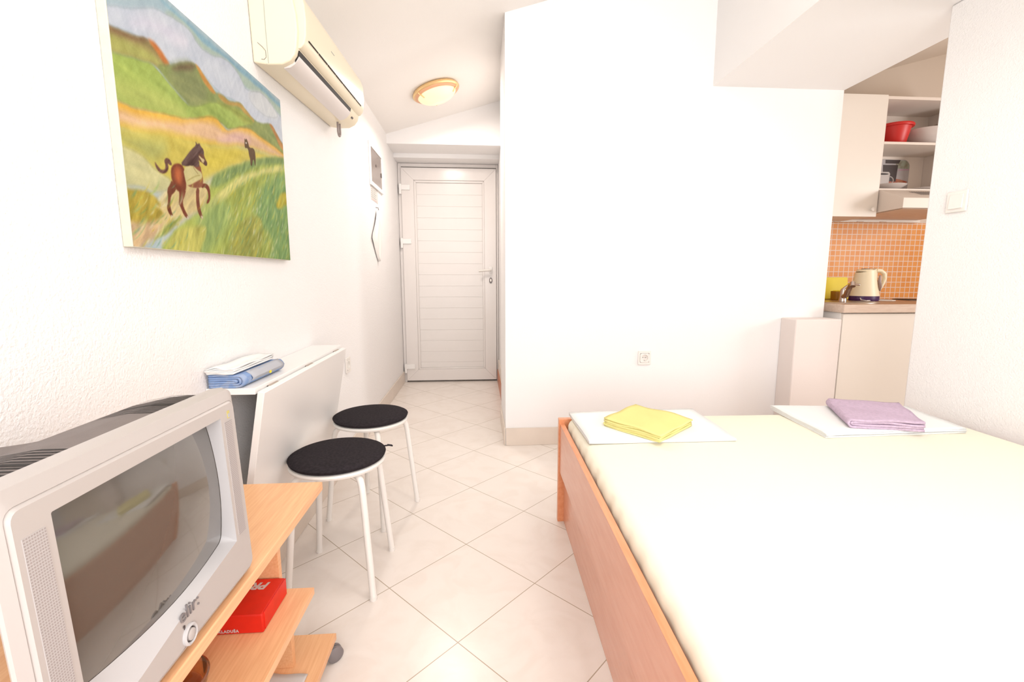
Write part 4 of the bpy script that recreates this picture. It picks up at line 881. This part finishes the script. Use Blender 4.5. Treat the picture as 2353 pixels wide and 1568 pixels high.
tag(yb, 'bright yellow plastic board leaning on the orange tiles', 'cutting board')
aj = thing('sponge_jar', 'small amber glass jar in front of the yellow board', 'jar', (2.62, 3.20, 0.8805))
W(B().lathe([(0.0, 0.0), (0.036, 0.0), (0.040, 0.004), (0.042, 0.062), (0.040, 0.064), (0.038, 0.060), (0.036, 0.006), (0.0, 0.006)], (2.62, 3.20, 0.8805), 28), 'glass', 'amber', aj, smooth=True)
W(B().box(2.595, 2.645, 3.18, 3.22, 0.888, 0.950), 'sponge', 'yplastic', aj, bevel=0.006)

uc = thing('wall_cabinet', 'cream kitchen wall cabinet with a closed door', 'cabinet', (2.47, 3.18, 1.449))
W(B().box(2.25, 2.684, 3.022, 3.336, 1.455, 2.222), 'carcass', 'cabin', uc)
dr = W(B().box(2.252, 2.680, 3.002, 3.021, 1.449, 2.222), 'door', 'cab', uc, bevel=0.0015)
W(B().lathe([(0.006, 0.0), (0.006, 0.012), (0.012, 0.016), (0.012, 0.024), (0.0, 0.027)], (2.635, 3.003, 1.495), 20, Matrix.Rotation(PI/2, 3, 'X')), 'knob', 'plastic', uc, dr, smooth=True)
os_ = thing('open_shelf_cabinet', 'open white wall shelf unit above the extractor hood', 'shelf', (3.0, 3.18, 1.626))
W(B().box(2.687, 3.32, 3.021, 3.336, 2.203, 2.222), 'top_board', 'cabin', os_, bevel=0.001)
W(B().box(2.700, 3.30, 3.021, 3.336, 1.922, 1.938), 'shelf_board', 'cabin', os_, bevel=0.001)
W(B().box(2.687, 3.32, 3.021, 3.336, 1.626, 1.638), 'bottom_board', 'cabin', os_, bevel=0.001)
W(B().box(2.687, 2.699, 3.021, 3.336, 1.638, 2.203), 'side_panel', 'cabin', os_); sr = W(B().box(3.301, 3.32, 3.021, 3.336, 1.638, 2.203), 'side_panel', 'cabin', os_)
W(B().box(2.70, 3.30, 3.328, 3.336, 1.638, 2.203), 'back_panel', 'cabin', os_)
W(B().box(3.275, 3.3005, 3.10, 3.16, 2.10, 2.135).box(3.29, 3.3005, 3.18, 3.27, 2.105, 2.13), 'door_hinge', 'steel', os_, sr, bevel=0.002)
hd_ = thing('extractor_hood', 'white sloping extractor hood below the open shelves', 'extractor hood', (3.0, 3.0, 1.47))
W(B().prism([(3.334, 1.625), (3.005, 1.625), (2.82, 1.545), (2.82, 1.482), (3.334, 1.470)], 'x', 2.69, 3.30), 'canopy', 'cabin', hd_, bevel=0.002)
gr = B()
for k in range(22):
    x_ = 2.86+k*0.0165; pts = []
    for t in (0.20, 0.62):
        y_ = 3.005+(2.82-3.005)*t; z_ = 1.625+(1.545-1.625)*t+0.0012; pts.append((y_, z_))
    if k == 0: pts[1] = (pts[0][0]*0.6+pts[1][0]*0.4, pts[0][1]*0.6+pts[1][1]*0.4)
    gr.add([(x_, pts[0][0], pts[0][1]), (x_+0.007, pts[0][0], pts[0][1]), (x_+0.007, pts[1][0], pts[1][1]), (x_, pts[1][0], pts[1][1])], [(0, 1, 2, 3)])
W(gr, 'vent_grille', 'grey', hd_)
W(B().prism([(2.835, 1.4800), (2.835, 1.4785), (3.32, 1.4672), (3.32, 1.4690)], 'x', 2.705, 3.285), 'filter', 'worktop', hd_)
pl_ = thing('light_pelmet', 'narrow beige light rail on the wall above the orange tiles', 'light rail', (2.8, 3.3, 1.43))
W(B().box(2.25, 3.30, 3.300, 3.336, 1.4495, 1.467), 'rail', 'cab', pl_)
for x_ in (2.62, 2.80, 2.98): W(B().box(x_, x_+0.05, 3.296, 3.300, 1.4495, 1.455), 'lamp_clip', 'worktop', pl_)
vd = B().box(3.05, 3.13, 3.334, 3.349, 2.235, 2.27).build('wall_bracket', 'wallk', None, bevel=0.002); tag(vd, 'small plaster coloured bracket on the wall above the open shelves', 'bracket')
# crockery
rbw = thing('red_bowl', 'red plastic bowl on the upper open shelf', 'bowl', (2.865, 3.14, 1.9385))
W(B().lathe([(0.0, 0.0), (0.068, 0.0), (0.072, 0.004), (0.096, 0.118), (0.110, 0.119), (0.113, 0.128), (0.110, 0.136), (0.096, 0.136), (0.092, 0.120), (0.066, 0.008), (0.0, 0.008)], (2.865, 3.14, 1.9385), 48), 'bowl', 'bowlred', rbw, smooth=True)
wb = B().lathe([(0.0, 0.0), (0.06, 0.0), (0.065, 0.006), (0.115, 0.05), (0.142, 0.100), (0.145, 0.112), (0.140, 0.112), (0.110, 0.055), (0.06, 0.010), (0.0, 0.010)], (3.125, 3.17, 1.9385), 48).build('white_bowl', 'china', None, smooth=True)
tag(wb, 'large white bowl beside the red bowl on the upper open shelf', 'bowl')
dh = B().lathe([(0.0, 0.0), (0.055, 0.0), (0.058, 0.004), (0.085, 0.012), (0.118, 0.034), (0.121, 0.038), (0.117, 0.039), (0.080, 0.018), (0.0, 0.012)], (2.845, 3.14, 1.6385), 48).build('white_plate', 'china', None, smooth=True)
tag(dh, 'white shallow dish in front of the coffee picture tray', 'plate')
gp = B().lathe([(0.0, 0.0), (0.09, 0.0), (0.092, 0.002), (0.13, 0.016), (0.131, 0.019), (0.09, 0.006), (0.0, 0.004)], (3.12, 3.17, 1.6385), 48).build('glass_plate', 'china', None, smooth=True)
tag(gp, 'flat pale plate on the lower shelf right of the picture tray', 'plate')
# tray printed with a coffee breakfast picture, standing against the back
tr = thing('serving_tray', 'serving tray printed with a coffee mug and press, upright on the lower shelf', 'tray', (3.0, 3.30, 1.6385))
TY = 3.318
W(B().prism([(x, z) for x, z in rrect(2.76, 3.185, 1.6385, 1.900, 0.05, 8)], 'y', TY, TY+0.008), 'tray_board', 'traywhite', tr, bevel=0.002)
def pr_(poly, name, m, dy=0.0008): return W(B().prism(poly, 'y', TY-dy, TY+0.001), name, m, tr)
pr_([(2.765, 1.815), (2.955, 1.815), (2.955, 1.888), (2.80, 1.895), (2.765, 1.87)], 'printed_leaves', 'traygreen')
pr_([(3.075, 1.838), (3.18, 1.838), (3.18, 1.865), (3.155, 1.893), (3.075, 1.896)], 'printed_leaves', 'traygreen')
pr_([(2.985, 1.745), (3.085, 1.745), (3.092, 1.862), (2.975, 1.862)], 'printed_coffee_press', 'coffee', 0.0012)
pr_([(2.992, 1.872), (3.095, 1.872), (3.108, 1.897), (2.99, 1.897)], 'printed_coffee_press', 'coffee', 0.0012)
pr_([(2.905+0.062*math.cos(t), 1.838-0.035+0.006*math.sin(t)) if False else (x, z) for x, z, t in ((2.93, 1.715, 0), (3.03, 1.715, 0), (3.035, 1.80, 0), (3.025, 1.812, 0), (2.935, 1.812, 0), (2.922, 1.80, 0))], 'printed_mug', 'china', 0.0022)
pr_([(2.978+0.045*math.cos(t), 1.797+0.0065*math.sin(t)) for t in np.linspace(0, 2*PI, 20)[:-1]], 'printed_mug_coffee', 'coffee', 0.0028)
W(B().tube([(3.03+0.035*math.sin(t), TY-0.001, 1.752+0.028*math.cos(t)) for t in np.linspace(0, PI, 12)], 0.0035, 8), 'printed_mug_handle', 'china', tr)
pr_([(3.04, 1.70), (3.11, 1.692), (3.15, 1.712), (3.178, 1.745), (3.12, 1.76), (3.06, 1.768), (3.02, 1.752)], 'printed_bread', 'bread', 0.0010)
pr_([(2.80, 1.70), (2.92, 1.70), (2.92, 1.75), (2.80, 1.76)], 'printed_bread', 'bread', 0.0010)
pr_([(3.10, 1.824), (3.18, 1.828), (3.18, 1.834), (3.10, 1.830)], 'printed_script', 'pinkprint', 0.0014)
# top of hierarchy bookkeeping: parts carry no category
